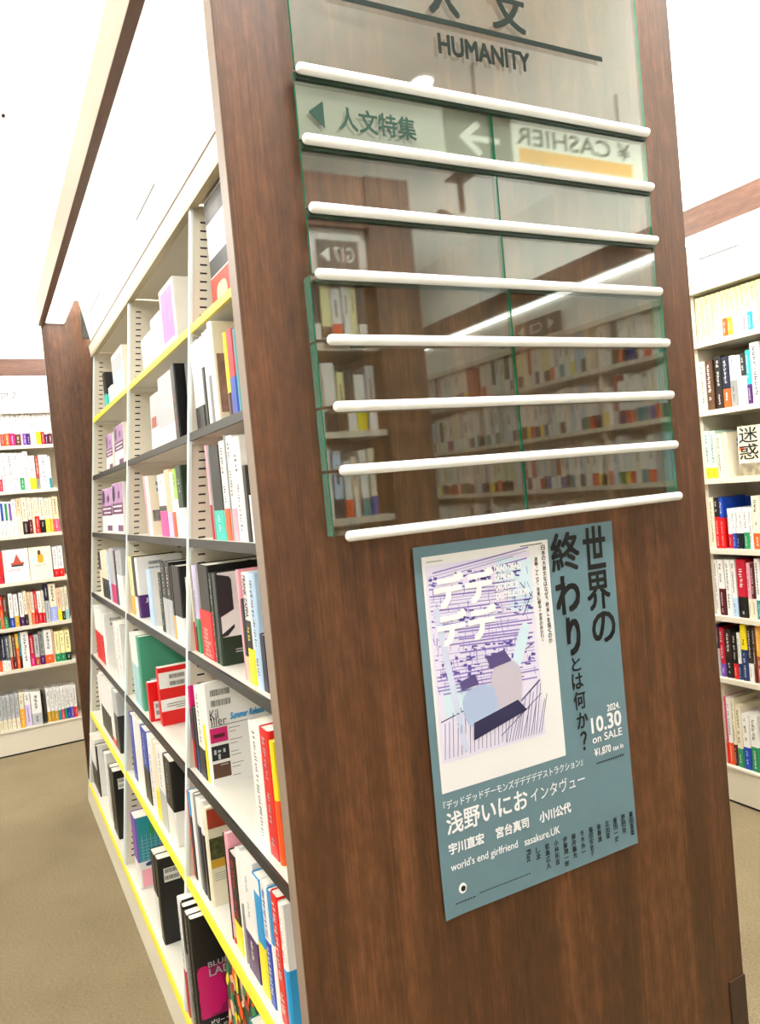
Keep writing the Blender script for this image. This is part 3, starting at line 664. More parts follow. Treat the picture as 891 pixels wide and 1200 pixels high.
WALL_BOOKS = [
('L0', -0.2508, 0.0492, 1.99, 0.2393, 'white', None, 0.0),
('L0', -0.1991, 0.0238, 1.99, 0.216, 'white', 'brick', 0.0784),
('L0', -0.1744, 0.0274, 1.99, 0.2426, 'white', 'orange', 0.0826),
('L0', -0.146, 0.0331, 1.99, 0.225, 'white', 'magenta', 0.0811),
('L0', -0.1119, 0.0302, 1.99, 0.2405, 'white', 'brown', 0.074),
('L0', -0.0806, 0.0127, 1.99, 0.2008, 'white', 'pink', 0.0785),
('L0', -0.067, 0.0203, 1.99, 0.2058, 'white', 'violet', 0.0776),
('L0', -0.0456, 0.0209, 1.99, 0.1994, 'white', 'purple', 0.0766),
('L0', -0.0232, 0.0349, 1.99, 0.2486, 'white', None, 0.0),
('L0', 0.0127, 0.0273, 1.99, 0.242, 'white', 'yellow', 0.0849),
('L0', 0.0411, 0.0207, 1.99, 0.2075, 'white', 'red', 0.0837),
('L0', 0.0628, 0.0198, 1.99, 0.2011, 'white', 'dark purple', 0.0658),
('L0', 0.0836, 0.0251, 1.99, 0.2059, 'white', 'maroon', 0.0703),
('L1', -0.2739, 0.0383, 1.7, 0.2457, 'white', None, 0.0),
('L1', -0.2345, 0.0198, 1.7, 0.2439, 'white', 'crimson', 0.0788),
('L1', -0.2133, 0.0323, 1.7, 0.2477, 'white', None, 0.0),
('L1', -0.18, 0.039, 1.7, 0.2455, 'white', None, 0.0),
('L1', -0.1399, 0.0292, 1.7, 0.2434, 'white', None, 0.0),
('L1', -0.1097, 0.0243, 1.7, 0.2418, 'white', 'green', 0.0803),
('L1', -0.0844, 0.0321, 1.7, 0.2512, 'white', None, 0.0),
('L1', -0.0508, 0.0369, 1.7, 0.221, 'white', 'yellow', 0.0754),
('L1', -0.0119, 0.0196, 1.7, 0.2136, 'brick', 'grey', 0.0675),
('L1', 0.0093, 0.0555, 1.7, 0.2224, 'white', None, 0.0),
('L1', 0.0664, 0.0141, 1.7, 0.2089, 'white', 'teal', 0.0674),
('L2', -0.2773, 0.0276, 1.41, 0.2289, 'white', 'pink', -1.0),
('L2', -0.2482, 0.0233, 1.41, 0.2265, 'white', 'blue', -1.0),
('L2', -0.2234, 0.0234, 1.41, 0.2243, 'white', 'green', -1.0),
('L2', -0.1985, 0.0205, 1.41, 0.2222, 'white', 'violet', -1.0),
('L2', -0.1765, 0.0236, 1.41, 0.2367, 'white', None, 0.0),
('L2', -0.1514, 0.0288, 1.41, 0.2398, 'peach', 'cream', 0.1229),
('L2', -0.1211, 0.032, 1.41, 0.2426, 'cream', 'dark brown', 0.0862),
('L2', -0.0876, 0.024, 1.41, 0.24, 'cream', 'maroon', 0.0944),
('L2', -0.062, 0.0138, 1.41, 0.2326, 'cream', 'peach', 0.0811),
('L2', -0.0467, 0.0262, 1.41, 0.2364, 'cream', 'red', 0.1127),
('L2', -0.0189, 0.0326, 1.41, 0.2337, 'cream', 'black', 0.0871),
('L2', 0.0153, 0.0255, 1.41, 0.2253, 'cream', 'lemon', 0.0896),
('L2', 0.0424, 0.0193, 1.41, 0.2289, 'cream', 'amber', 0.0872),
('L2', 0.0633, 0.0363, 1.41, 0.232, 'peach', 'rose', 0.0843),
('L3', -0.3209, 0.0566, 1.11, 0.2019, 'red', 'crimson', 0.0586),
('L3', 0.0346, 0.0294, 1.11, 0.2002, 'white', 'red', 0.0523),
('L3', 0.0656, 0.0311, 1.11, 0.2021, 'white', 'red', 0.0538),
('L4', -0.3341, 0.0236, 0.82, 0.1984, 'white', 'green', 0.0605),
('L4', -0.3095, 0.0188, 0.82, 0.2061, 'red', 'orange', 0.1232),
('L4', -0.2893, 0.0233, 0.82, 0.2028, 'brown', 'green', 0.0754),
('L4', -0.255, 0.025, 0.82, 0.2198, 'white', 'blue', 0.0642),
('L4', -0.228, 0.0271, 0.82, 0.2101, 'white', 'ochre', 0.0708),
('L4', -0.1949, 0.0242, 0.82, 0.2166, 'white', 'purple', 0.0601),
('L4', -0.1691, 0.0218, 0.82, 0.2242, 'cream', 'dark brown', 0.073),
('L4', -0.1458, 0.0188, 0.82, 0.2154, 'peach', 'beige', 0.0583),
('L4', -0.1254, 0.0184, 0.82, 0.2125, 'cream', 'orange', 0.0776),
('L4', -0.1054, 0.0174, 0.82, 0.2153, 'red', 'crimson', 0.0745),
('L4', -0.0865, 0.0242, 0.82, 0.212, 'white', 'red', 0.0709),
('L4', -0.0607, 0.0171, 0.82, 0.2145, 'cream', 'crimson', 0.0674),
('L4', -0.0415, 0.026, 0.82, 0.245, 'navy', 'silver', 0.1431),
('L4', -0.0135, 0.044, 0.82, 0.2512, 'cream', 'periwinkle', 0.0977),
('L4', 0.0321, 0.0248, 0.82, 0.2176, 'peach', 'yellow', 0.0693),
('L4', 0.0584, 0.0185, 0.82, 0.22, 'cream', 'dark green', 0.0599),
('L4', 0.079, 0.0212, 0.82, 0.2226, 'cream', 'pale teal', 0.068),
('L5', -0.3651, 0.0384, 0.55, 0.2185, 'charcoal', 'orange', 0.0694),
('L5', -0.3252, 0.0233, 0.55, 0.224, 'navy', 'white', 0.0689),
('L5', -0.3005, 0.0234, 0.55, 0.2197, 'slate', 'white', 0.0642),
('L5', -0.2756, 0.0145, 0.55, 0.2217, 'beige', 'brick', 0.0827),
('L5', -0.2596, 0.0185, 0.55, 0.2242, 'brown', 'maroon', 0.0626),
('L5', -0.2396, 0.0186, 0.55, 0.2263, 'amber', 'orange', 0.1315),
('L5', -0.22, 0.0101, 0.55, 0.2293, 'teal', 'dark brown', 0.0784),
('L5', -0.2084, 0.0471, 0.55, 0.2297, 'white', None, 0.0),
('L5', -0.1597, 0.0265, 0.55, 0.2007, 'crimson', 'magenta', 0.0657),
('L5', -0.1316, 0.0287, 0.55, 0.2013, 'silver', 'brick', 0.0546),
('L5', -0.1008, 0.0268, 0.55, 0.2188, 'grey', 'purple', 0.0604),
('L5', -0.0724, 0.0504, 0.55, 0.2233, 'white', 'orange', 0.0587),
('L5', -0.0204, 0.0099, 0.55, 0.218, 'peach', None, 0.0),
('L5', -0.0089, 0.0299, 0.55, 0.2029, 'pale yellow', 'green', 0.0546),
('L5', 0.0226, 0.0301, 0.55, 0.2033, 'pale yellow', 'green', 0.0545),
('L5', 0.0543, 0.0329, 0.55, 0.2034, 'pale yellow', 'dark green', 0.0542),
('L6', -0.4071, 0.0245, 0.165, 0.2157, 'silver', 'cream', 0.072),
('L6', -0.3801, 0.0222, 0.165, 0.2213, 'silver', 'cream', 0.0717),
('L6', -0.3554, 0.0223, 0.165, 0.2216, 'silver', 'cream', 0.0717),
('L6', -0.3307, 0.0224, 0.165, 0.2219, 'silver', 'cream', 0.0717),
('L6', -0.3058, 0.0225, 0.165, 0.2223, 'silver', 'cream', 0.0717),
('L6', -0.2808, 0.0226, 0.165, 0.2226, 'silver', 'cream', 0.0717),
('L6', -0.2557, 0.0277, 0.165, 0.2224, 'cream', 'amber', 0.1216),
('L6', -0.226, 0.036, 0.165, 0.221, 'white', 'lilac', 0.1423),
('L6', -0.1874, 0.0615, 0.165, 0.2103, 'white', 'silver', 0.0748),
('L6', -0.0948, 0.0208, 0.165, 0.218, 'white', 'ochre', 0.0702),
('L6', -0.0725, 0.0203, 0.165, 0.2192, 'white', 'ochre', 0.0711),
('L6', -0.0506, 0.0225, 0.165, 0.2201, 'white', 'ochre', 0.066),
('L6', -0.0265, 0.0158, 0.165, 0.2159, 'white', 'teal', 0.0672),
('L6', -0.0091, 0.0179, 0.165, 0.2178, 'white', 'rose', 0.0689),
('L6', 0.0104, 0.0143, 0.165, 0.2142, 'white', 'green', 0.0708),
('L6', 0.0263, 0.0196, 0.165, 0.2162, 'white', 'blue', 0.0725),
('L6', 0.0475, 0.0197, 0.165, 0.2118, 'white', 'violet', 0.0737),
('L6', 0.0688, 0.0209, 0.165, 0.2132, 'white', 'red', 0.0689),
('R0', 1.1796, 0.0291, 1.99, 0.2134, 'white', 'black', 0.0671),
('R0', 1.1309, 0.0244, 1.99, 0.188, 'pale yellow', None, 0.0),
('R0', 1.1056, 0.0241, 1.99, 0.188, 'pale yellow', None, 0.0),
('R0', 1.0806, 0.0237, 1.99, 0.188, 'pale yellow', None, 0.0),
('R0', 1.0559, 0.0234, 1.99, 0.188, 'pale yellow', None, 0.0),
('R0', 1.0315, 0.0231, 1.99, 0.188, 'pale yellow', 'white', 0.075),
('R0', 1.0075, 0.0228, 1.99, 0.188, 'pale yellow', 'orange', 0.075),
('R0', 0.9839, 0.0225, 1.99, 0.188, 'pale yellow', 'amber', 0.075),
('R0', 0.9605, 0.0222, 1.99, 0.188, 'pale yellow', 'white', 0.075),
('R0', 0.9374, 0.0219, 1.99, 0.188, 'pale yellow', 'white', 0.075),
('R0', 0.9147, 0.0216, 1.99, 0.188, 'pale yellow', 'pink', 0.075),
('R0', 0.8922, 0.0213, 1.99, 0.188, 'pale yellow', 'sky blue', 0.075),
('R0', 0.87, 0.021, 1.99, 0.188, 'pale yellow', 'white', 0.075),
('R0', 0.8481, 0.0208, 1.99, 0.188, 'pale yellow', None, 0.0),
('R0', 0.8265, 0.0205, 1.99, 0.188, 'pale yellow', None, 0.0),
('R1', 1.1934, 0.0251, 1.7, 0.2092, 'white', 'blue', 0.0726),
('R1', 1.162, 0.0274, 1.7, 0.2144, 'white', None, 0.0),
('R1', 1.1316, 0.0291, 1.7, 0.2086, 'cream', None, 0.0),
('R1', 1.0941, 0.0363, 1.7, 0.2087, 'brown', None, 0.0),
('R1', 1.0503, 0.0333, 1.7, 0.218, 'black', 'dark brown', 0.076),
('R1', 1.0148, 0.0343, 1.7, 0.211, 'navy', 'orange', 0.0775),
('R1', 0.9823, 0.0312, 1.7, 0.2082, 'white', 'grey', 0.1072),
('R1', 0.9626, 0.0189, 1.7, 0.2043, 'white', None, 0.0),
('R1', 0.9384, 0.0226, 1.7, 0.2064, 'charcoal', 'white', 0.117),
('R1', 0.9165, 0.0208, 1.7, 0.2157, 'turquoise', 'purple', 0.079),
('R1', 0.8739, 0.0415, 1.7, 0.2407, 'white', None, 0.0),
('R2', 1.1659, 0.0353, 1.41, 0.2078, 'mint', 'pale yellow', 0.0493),
('R2', 1.1364, 0.0282, 1.41, 0.2046, 'mint', 'yellow', 0.0473),
('R2', 1.107, 0.0286, 1.41, 0.2013, 'mint', 'yellow', 0.0453),
('R2', 1.0784, 0.026, 1.41, 0.1874, 'cream', None, 0.0),
('R3', 1.1859, 0.0257, 1.11, 0.2131, 'cream', None, 0.0),
('R3', 1.1424, 0.0422, 1.11, 0.2191, 'cream', None, 0.0),
('R3', 1.116, 0.0252, 1.11, 0.2183, 'black', 'red', 0.1343),
('R3', 1.0949, 0.0198, 1.11, 0.2176, 'blue', 'red', 0.1304),
('R3', 1.0592, 0.019, 1.11, 0.1697, 'white', 'crimson', 0.0617),
('R3', 1.0413, 0.0167, 1.11, 0.1694, 'white', 'blue', 0.0655),
('R3', 1.0227, 0.0174, 1.11, 0.1691, 'white', 'navy', 0.0657),
('R3', 1.0058, 0.0156, 1.11, 0.1723, 'white', 'black', 0.0658),
('R3', 0.9793, 0.0253, 1.11, 0.1717, 'white', 'green', 0.0696),
('R3', 0.9625, 0.0156, 1.11, 0.1714, 'white', None, 0.0),
('R3', 0.9233, 0.0377, 1.11, 0.2191, 'cream', 'orange', 0.0667),
('R4', 1.2092, 0.0205, 0.82, 0.2222, 'white', None, 0.0),
('R4', 1.178, 0.0294, 0.82, 0.2236, 'black', 'brown', 0.1115),
('R4', 1.1477, 0.029, 0.82, 0.2398, 'white', None, 0.0),
('R4', 1.1167, 0.0298, 0.82, 0.2411, 'white', 'maroon', 0.1161),
('R4', 1.0845, 0.028, 0.82, 0.2424, 'white', None, 0.0),
('R4', 1.0585, 0.0247, 0.82, 0.2434, 'white', 'pale blue', 0.0806),
('R4', 1.0101, 0.0443, 0.82, 0.2454, 'crimson', 'black', 0.0884),
('R4', 0.9904, 0.0174, 0.82, 0.232, 'pink', 'cream', 0.0829),
('R4', 0.9708, 0.0184, 0.82, 0.2294, 'maroon', 'cream', 0.0846),
('R4', 0.9438, 0.0259, 0.82, 0.2516, 'white', 'teal', 0.08),
('R5', 1.1856, 0.0246, 0.55, 0.2383, 'white', 'black', 0.1179),
('R5', 1.1678, 0.0161, 0.55, 0.2291, 'navy', 'silver', 0.1205),
('R5', 1.1408, 0.0257, 0.55, 0.2136, 'crimson', 'violet', 0.0573),
('R5', 1.1037, 0.0354, 0.55, 0.2108, 'dark brown', 'black', 0.0929),
('R5', 1.0805, 0.022, 0.55, 0.2027, 'black', 'red', 0.0672),
('R5', 1.0625, 0.0168, 0.55, 0.2013, 'white', 'dark blue', 0.0702),
('R5', 1.0301, 0.0307, 0.55, 0.2379, 'yellow', 'dark blue', 0.1333),
('R5', 1.0062, 0.0227, 0.55, 0.2335, 'dark brown', 'white', 0.0794),
('R5', 0.9897, 0.0153, 0.55, 0.2355, 'brown', 'maroon', 0.0606),
('R5', 0.9663, 0.0222, 0.55, 0.2454, 'amber', 'brick', 0.1143),
('R6', 1.1983, 0.0206, 0.165, 0.3003, 'white', 'crimson', 0.0912),
('R6', 1.1761, 0.0208, 0.165, 0.2972, 'pink', 'crimson', 0.0969),
('R6', 1.1589, 0.0159, 0.165, 0.2931, 'rose', 'red', 0.0899),
('R6', 1.1347, 0.0229, 0.165, 0.2943, 'white', 'orange', 0.0962),
('R6', 1.1167, 0.0168, 0.165, 0.2943, 'cream', 'maroon', 0.0934),
('R6', 1.0868, 0.0286, 0.165, 0.2672, 'cream', 'green', 0.0827),
('R6', 1.0502, 0.0354, 0.165, 0.2386, 'white', 'blue', 0.096),
('R6', 1.0103, 0.0387, 0.165, 0.2403, 'white', 'green', 0.1065),
]

# ---------------------------------------------------------------- books
PAL = {'black': '#0c0c0d', 'white': '#e9e7e3', 'cream': '#e6dcc2', 'grey': '#8f908e', 'silver': '#b4b7ba', 'charcoal': '#27292b', 'slate': '#56636e',
 'yellow': '#f5dc1e', 'pale yellow': '#efe6a8', 'lemon': '#ebe04a', 'amber': '#f0a81c', 'ochre': '#c79a26', 'orange': '#ee5a1c', 'peach': '#efc3a0',
 'pink': '#efa6b4', 'hot pink': '#f0489c', 'magenta': '#c80a68', 'rose': '#d9506e', 'crimson': '#b8102e', 'red': '#d80d0d', 'brick': '#a8402c', 'maroon': '#551019',
 'brown': '#553620', 'dark brown': '#281710', 'beige': '#cfc0a0', 'green': '#1f8a56', 'dark green': '#153019', 'sea green': '#3f9678', 'lime': '#a8d85c', 'mint': '#c4e4d0',
 'teal': '#1f8a94', 'pale teal': '#9fc9c9', 'turquoise': '#2cc4b4', 'sky blue': '#1f93cf', 'pale blue': '#b4cfe8', 'blue': '#1040ac', 'dark blue': '#1c3566', 'navy': '#111836',
 'periwinkle': '#9aa6e0', 'lilac': '#cdbfe2', 'violet': '#6f49a8', 'purple': '#43145f', 'dark purple': '#3c1c50'}
def pm(c): return mat('cover_'+c.replace(' ', '_'), PAL[c], .38)
ORD = ['first', 'second', 'third', 'fourth', 'fifth', 'sixth', 'seventh', 'eighth', 'ninth', 'tenth', 'eleventh', 'twelfth', 'thirteenth', 'fourteenth', 'fifteenth', 'sixteenth', 'seventeenth', 'eighteenth', 'nineteenth', 'twentieth']
ROWN = ['top', 'second', 'third', 'fourth', 'fifth', 'sixth', 'bottom']

def book_body(t, h, d, m, parent=None, name='cover', detail=True):
    """cover of a standing book: spine at x=0, thickness along y, with chamfered spine"""
    bm = bmesh.new(); c = min(t*.28, .004)
    if detail:
        w = .0012
        prism_z(bm, [(c, 0), (0, c), (0, t-c), (c, t), (d, t), (d, t-w), (c+w, t-w), (w+.0005, t-c-w*.5), (w+.0005, c+w*.5), (c+w, w), (d, w), (d, 0)], 0, h)
    else:
        prism_z(bm, [(c, 0), (0, c), (0, t-c), (c, t), (d, t), (d, 0)], 0, h)
    o = obj(name, bm, m, parent)
    if detail:
        bm = bmesh.new(); box(bm, .003, d-.003, .0013, t-.0013, .002, h-.003)
        obj('page_block', bm, PAGES, o)
    return o
def band_mesh(t, z0, z1, d, m, parent, e=.0005):
    bm = bmesh.new(); c = min(t*.28, .004)
    prism_z(bm, [(c, -e), (-e, c), (-e, t-c), (c, t+e), (d, t+e), (d, -e)], z0, z1)
    return obj('belly_band', bm, m, parent)
def spine_marks(t, h, z0, z1, m, parent, seed, e=.0008, scale=.5):
    r = random.Random(seed); bm = bmesh.new(); s = min(t*scale, .02); z = z1-.012; yc = t/2
    while z-s > z0+.006:
        if r.random() < .86:
            n = r.choice((2, 3))
            for k in range(n):
                zz = z-s*(k+.15)/n
                a = r.uniform(.1, .5)*s; b = r.uniform(.15, .5)*s
                bm.faces.new([bm.verts.new(p) for p in ((-e, yc-a, zz-s/n*.45), (-e, yc+b, zz-s/n*.45), (-e, yc+b, zz), (-e, yc-a, zz))])
            if r.random() < .6:
                q = r.uniform(-.3, .2)*s
                bm.faces.new([bm.verts.new(p) for p in ((-e, yc+q, z-s*.9), (-e, yc+q+s*.16, z-s*.9), (-e, yc+q+s*.16, z), (-e, yc+q, z))])
        z -= s*1.15
    if not bm.faces: bm.free(); return None
    return obj('spine_title', bm, m, parent)
def cover_rects(name, rects, m, parent, e=.0008):
    """marks on the cover side that faces the near end of the bookcase (y = 0 side)"""
    bm = bmesh.new()
    for x0, x1, z0, z1 in rects:
        bm.faces.new([bm.verts.new(p) for p in ((x0, -e, z0), (x1, -e, z0), (x1, -e, z1), (x0, -e, z1))])
    return obj(name, bm, m, parent)
def barcode(x, z, parent, w=.03, h=.013):
    cover_rects('barcode_label', [(x-.003, x+w+.003, z-h*1.9-.004, z+h+.003)], pm('white'), parent, .0007)
    r = random.Random(int(x*9999)+int(z*999)); rects = []
    for row in (0, 1):
        xx = x
        while xx < x+w:
            q = r.uniform(.0006, .0018); rects.append((xx, xx+q, z-row*h*1.7, z+h-row*h*1.7)); xx += q+r.uniform(.0006, .0016)
    return cover_rects('barcode', rects, INK, parent, .0011)
LIGHT = {'white', 'cream', 'silver', 'pale yellow', 'peach', 'pink', 'lilac', 'pale blue', 'pale teal', 'beige', 'mint', 'lime', 'yellow', 'lemon', 'grey', None}

bay_name = {'A': 'nearest bay', 'B': 'middle bay', 'C': 'farthest bay'}
SOFT_INK = mat('soft_grey_ink', '#7b7974', .6)
cells = {}
for b in GONDOLA_BOOKS: cells.setdefault(b[0], []).append(b)
for key, L in cells.items():
    L.sort(key=lambda b: -b[2])
    ri = int(key[1])
    for n, (k, x, y, t, z, h, sp, bd, bf, cv, ex) in enumerate(L):
        t = max(.004, t-.0012)
        d = min(.17, .455-x)
        lab = '%s book%s, %s from left, %s shelf of %s' % (sp, ' with %s lower band' % bd if bd and bd != sp else '', ORD[n], ROWN[ri], bay_name[k[0]])
        root = book_body(t, h, d, pm(sp), None, 'book')
        root.location = (x, y, z+.0003)
        tag(root, lab, 'book', 'books on the %s shelf of the %s' % (ROWN[ri], bay_name[k[0]]))
        if cv and cv != sp:
            bm = bmesh.new(); box(bm, .006, d-.001, -.0002, .0002, .0005, h-.0005); obj('side_cover', bm, pm(cv), root)
        if bd and bf > .005:
            band_mesh(t, .0006, bf, d*.8, pm(bd), root)
        lt = sp in LIGHT
        e = 't' in ex or ex in ('dots', 'marks')
        if ex in ('t', 'dots', 'bluetext') and t > .008:
            spine_marks(t, h, bf, h-.004, {'bluetext': pm('blue')}.get(ex, SOFT_INK if lt else pm('silver')), root, n+7*ri)
        if ex == 'bluetext': spine_marks(t, h, .006, bf, pm('white'), root, 3, .0012)
        if ex in ('wt',): spine_marks(t, h, bf, h-.004, pm('white'), root, n+7*ri)
        if ex == 'redglyph': spine_marks(t, h, bf, h-.004, pm('red'), root, 5, scale=.7)
        if ex in ('bandtext', 'marks'): spine_marks(t, h, .004, bf, pm('white'), root, 9, .0012, scale=.38)
        if ex == 'bandtext': spine_marks(t, h, bf+.02, h-.03, pm('grey'), root, 9, .0008, scale=.2)
        if ex == 'tag':
            bm = bmesh.new(); box(bm, -.0009, 0, .004, t-.004, h-.035, h-.004); tg = obj('shop_tag', bm, pm('white'), root)
        if ex == 'dk':
            bm = bmesh.new(); box(bm, -.0009, 0, .001, t-.001, bf+.001, bf+.018); obj('dark_stripe', bm, pm('charcoal'), root)
            spine_marks(t, h, bf+.04, h-.01, INK, root, 4, scale=.15)
        if ex == 'redtext':
            its = []
            for q, w in enumerate(['THE', 'THE', 'NEW', 'MUSIC', 'THE', 'ARTS', 'BLUES']):
                zz = bf*.62-q*.0108; its.append((w, t*.25, t*(.25+.11*len(w)), zz-.008, zz, .02))
            letters('band_lettering', its, lambda a, b: (-.0009, t-a, b), pm('white'), root)
            bm = bmesh.new(); box(bm, -.0008, 0, t-.022, t-.001, bf+.0005, h-.001); obj('grey_strip', bm, pm('grey'), root)
        if ex == 'zappa':
            bm = bmesh.new(); box(bm, -.0009, 0, .004, t-.001, bf, bf+.062); obj('black_stripe', bm, pm('black'), root)
            letters('spine_lettering', [('FRANK ZAPPA', 0, h-bf-.075, 0, .020, .01)], lambda a, b: (-.001, t*.78-b, h-.006-a), INK, root)
            spine_marks(t, h, bf+.004, bf+.06, pm('yellow'), root, 31, .0014, .35)
        if ex == 'photo':
            bm = bmesh.new()
            for pts in (((.002, h-.003), (.035, h-.012), (.04, h-.02), (.04, h-.095), (.002, h-.112)), ((.002, h-.155), (.038, h-.132), (.038, h-.14), (.02, h-.158), (.002, .071))):
                bm.faces.new([bm.verts.new((a, -.0009, b)) for a, b in pts])
            obj('cover_photo', bm, pm('charcoal'), root)
            cover_rects('band_text', [(.035, .12, .036, .0385), (.035, .10, .030, .0325)], pm('silver'), root, .0012)
            barcode(.065, h-.03, root, .05)
        if ex == 'photo2':
            bm = bmesh.new(); box(bm, -.0009, 0, .001, t-.001, bf, bf+.085); obj('spine_photo', bm, mat('blue_grey_photo', '#545c68', .5, noise=.4, nscale=40), root)
            bm = bmesh.new(); box(bm, -.0012, -.0009, t*.4, t*.7, bf+.045, bf+.065); obj('photo_spot', bm, pm('black'), root)
        if ex == 'mag':
            cover_rects('cover_photo', [(.01, .13, .03, .18)], mat('rust_photo', '#8a6a60', .5, noise=.35, nscale=30), root)
            cover_rects('cover_panel', [(.03, .13, .003, .055)], pm('slate'), root, .0011)
            cover_rects('cover_panel', [(.03, .13, .055, .11)], mat('dark_rust_photo', '#6a4038', .5, noise=.3, nscale=60), root, .0013)
            barcode(.05, h-.03, root)
        if ex == 'catalogue':
            W_ = .17
            cover_rects('rule_line', [(.01, W_, .1515, .153)], INK, root)
            letters('headline_lettering', [('Summer Release 2', .062, .168, .162, .180, .03, .3)], lambda a, b: (a, -.001, b), pm('sky blue'), root)
            letters('logo_lettering', [('Kil', .010, .032, .170, .196, .0), ('Iller', .012, .052, .154, .176, .0)], lambda a, b: (a, -.001, b), INK, root)
            cols = (('magenta', .006, .110), ('black', .006, .064), ('brown', .006, .018))
            for cc, xx, zz in cols: cover_rects('thumbnail', [(xx, xx+.046, zz, zz+.038)], pm(cc), root)
            for cc, xx, zz in (('teal', .110, .070), ('red', .110, .026)): cover_rects('thumbnail', [(xx, xx+.046, zz, zz+.035)], pm(cc), root)
            cover_rects('thumbnail', [(.110, .156, .142, .146), (.110, .156, .134, .138), (.110, .156, .112, .120)], pm('maroon'), root)
            cover_rects('thumbnail_motif', [(.014, .044, .122, .132)], pm('maroon'), root, .0012)
            cover_rects('thumbnail_motif', [(.012, .018, .08, .092), (.022, .028, .066, .080), (.022, .030, .084, .09), (.036, .042, .082, .092), (.026, .046, .05, .052)], pm('silver'), root, .0012)
            rr = [(.056, .056+random.Random(q).uniform(.016, .034), .14-q*.0155+(q % 2)*.006, .1412-q*.0155+(q % 2)*.006) for q in range(9)]
            cover_rects('small_print', rr, INK, root)
            barcode(.016, h-.036, root, .05, .016)
        if ex == 'jungle':
            cover_rects('cover_painting', [(.004, .11, .12, .175)], mat('jungle_print', '#4a4a24', .5, noise=.6, nscale=90), root)
            cover_rects('cover_stripe', [(.004, .11, .098, .119)], pm('ochre'), root)
            cover_rects('cover_painting', [(.004, .11, .2, .25)], pm('brick'), root)
            cover_rects('small_print', [(.01, .07, .083-q*.006, .0845-q*.006) for q in range(4)], pm('grey'), root)
        if ex == 'lady':
            cover_rects('cover_art', [(.005, .13, .062, .20)], pm('maroon'), root, .0007)
            cover_rects('cover_art', [(.005, .13, .062, .19)], mat('deep_pink_print', '#8c1050', .5), root, .0009)
            for cx, cz, rx, rz in ((.022, .165, .017, .035), (.05, .15, .02, .022), (.03, .115, .025, .03), (.06, .115, .016, .03), (.022, .08, .016, .018), (.045, .085, .016, .016)):
                bm = bmesh.new(); bm.faces.new([bm.verts.new((a, -.0011-cx*.004, b)) for a, b in oval(cx, cz, rx, rz)]); obj('petal_shape', bm, pm('magenta'), root)
            letters('title_lettering', [('BLUES', .035, .10, .192, .206, .01), ('LADY', .036, .115, .168, .188, .01)], lambda a, b: (a, -.0018, b), pm('silver'), root)
            letters('title_lettering', [('ビリー・ホリデイ', .03, .125, .040, .054, .02), ('レディ・デイの', .05, .125, .026, .038, .02)], lambda a, b: (a, -.0014, b), pm('white'), root)
            cover_rects('small_print', [(.035, .12, .016, .0175), (.035, .12, .010, .0115)], pm('silver'), root)
        if ex == 'jg':
            cover_rects('side_band', [(.006, .08, .001, bf)], pm('purple'), root, .001)
            letters('band_lettering', [('J-G', .02, .07, bf-.03, bf-.012, .02)], lambda a, b: (a, -.0014, b), pm('white'), root)
            barcode(.045, h-.03, root, .05)
        if ex in ('bar', 'barpic'): barcode(.03, h-.035, root, .05)
        if ex == 'barpic': cover_rects('cover_photo', [(.01, .08, .05, .09)], mat('grey_photo', '#7d7c76', .5, noise=.4, nscale=50), root)
        if ex == 'label': barcode(.02, h-.05, root, .045)
        if ex == 'greencover': cover_rects('label', [(.03, .10, .09, .115)], pm('pale teal'), root)
        if ex == 'pinkteal':
            cover_rects('cover_panel', [(.01, .15, .005, .07)], pm('pink'), root)
            cover_rects('cover_panel', [(.05, .15, .19, .235)], pm('green'), root)
            cover_rects('cover_panel', [(.09, .15, .12, .15)], pm('rose'), root)
            bm = bmesh.new(); bm.faces.new([bm.verts.new((a, -.0012, b)) for a, b in oval(.05, .09, .025, .008, .2)]); obj('dark_shape', bm, pm('dark blue'), root)
            cover_rects('grid_lines', [(.012, .15, .08+q*.012, .0808+q*.012) for q in range(9)]+[(.02+q*.016, .0208+q*.016, .075, .2) for q in range(8)], pm('pale blue'), root, .001)

def faceout(label, x, y0, y1, z, h, t, m, decor=None, lean=.03, group=None, rz=0, name='book'):
    """book shown cover forward; local cover plane at x=0 facing -x, width along y from 0 to w"""
    w = y1-y0
    bm = bmesh.new(); box(bm, 0, t, 0, w, 0, h); o = obj(name, bm, m, None, bevel=.0008)
    o.location = (x, y0, z+.0006+t*math.sin(lean))
    o.rotation_euler = (0, lean, rz)
    bm = bmesh.new(); box(bm, .0015, t-.0015, -.0003, w+.0003, .003, h-.0025); 
    if t > .006: obj('page_block', bm, PAGES, o)
    tag(o, label, 'book', group)
    if decor: decor(o, w, h)
    return o
def frects(name, rects, m, parent, e=.0008):
    bm = bmesh.new()
    for y0, y1, z0, z1 in rects:
        bm.faces.new([bm.verts.new(p) for p in ((-e, y0, z0), (-e, y1, z0), (-e, y1, z1), (-e, y0, z1))])
    return obj(name, bm, m, parent)
ph_grey = mat('black_white_photo', '#55534f', .5, noise=.6, nscale=12)
def dec_bw(o, w, h):
    frects('cover_photo', [(0.004, w-.004, h*.80, h*.985)], ph_grey, o)
    frects('cover_photo', [(0.004, w-.004, h*.36, h*.5)], pm('charcoal'), o)
    frects('red_band', [(0.0, w, .002, h*.345)], mat('red_orange_band', '#d4381c', .4, noise=.12, nscale=25), o, .0012)
    for cy in (.25, .55, .8):
        bm = bmesh.new(); bm.faces.new([bm.verts.new((-.0016, a, b)) for a, b in oval(w*cy, h*.17, w*.1, h*.1)]); obj('band_motif', bm, pm('peach'), o)
faceout('large book facing out with red band and monochrome cover, top shelf beside near end panel', .268, .50, .98, 2.0, .325, .03, pm('white'), dec_bw, .0)
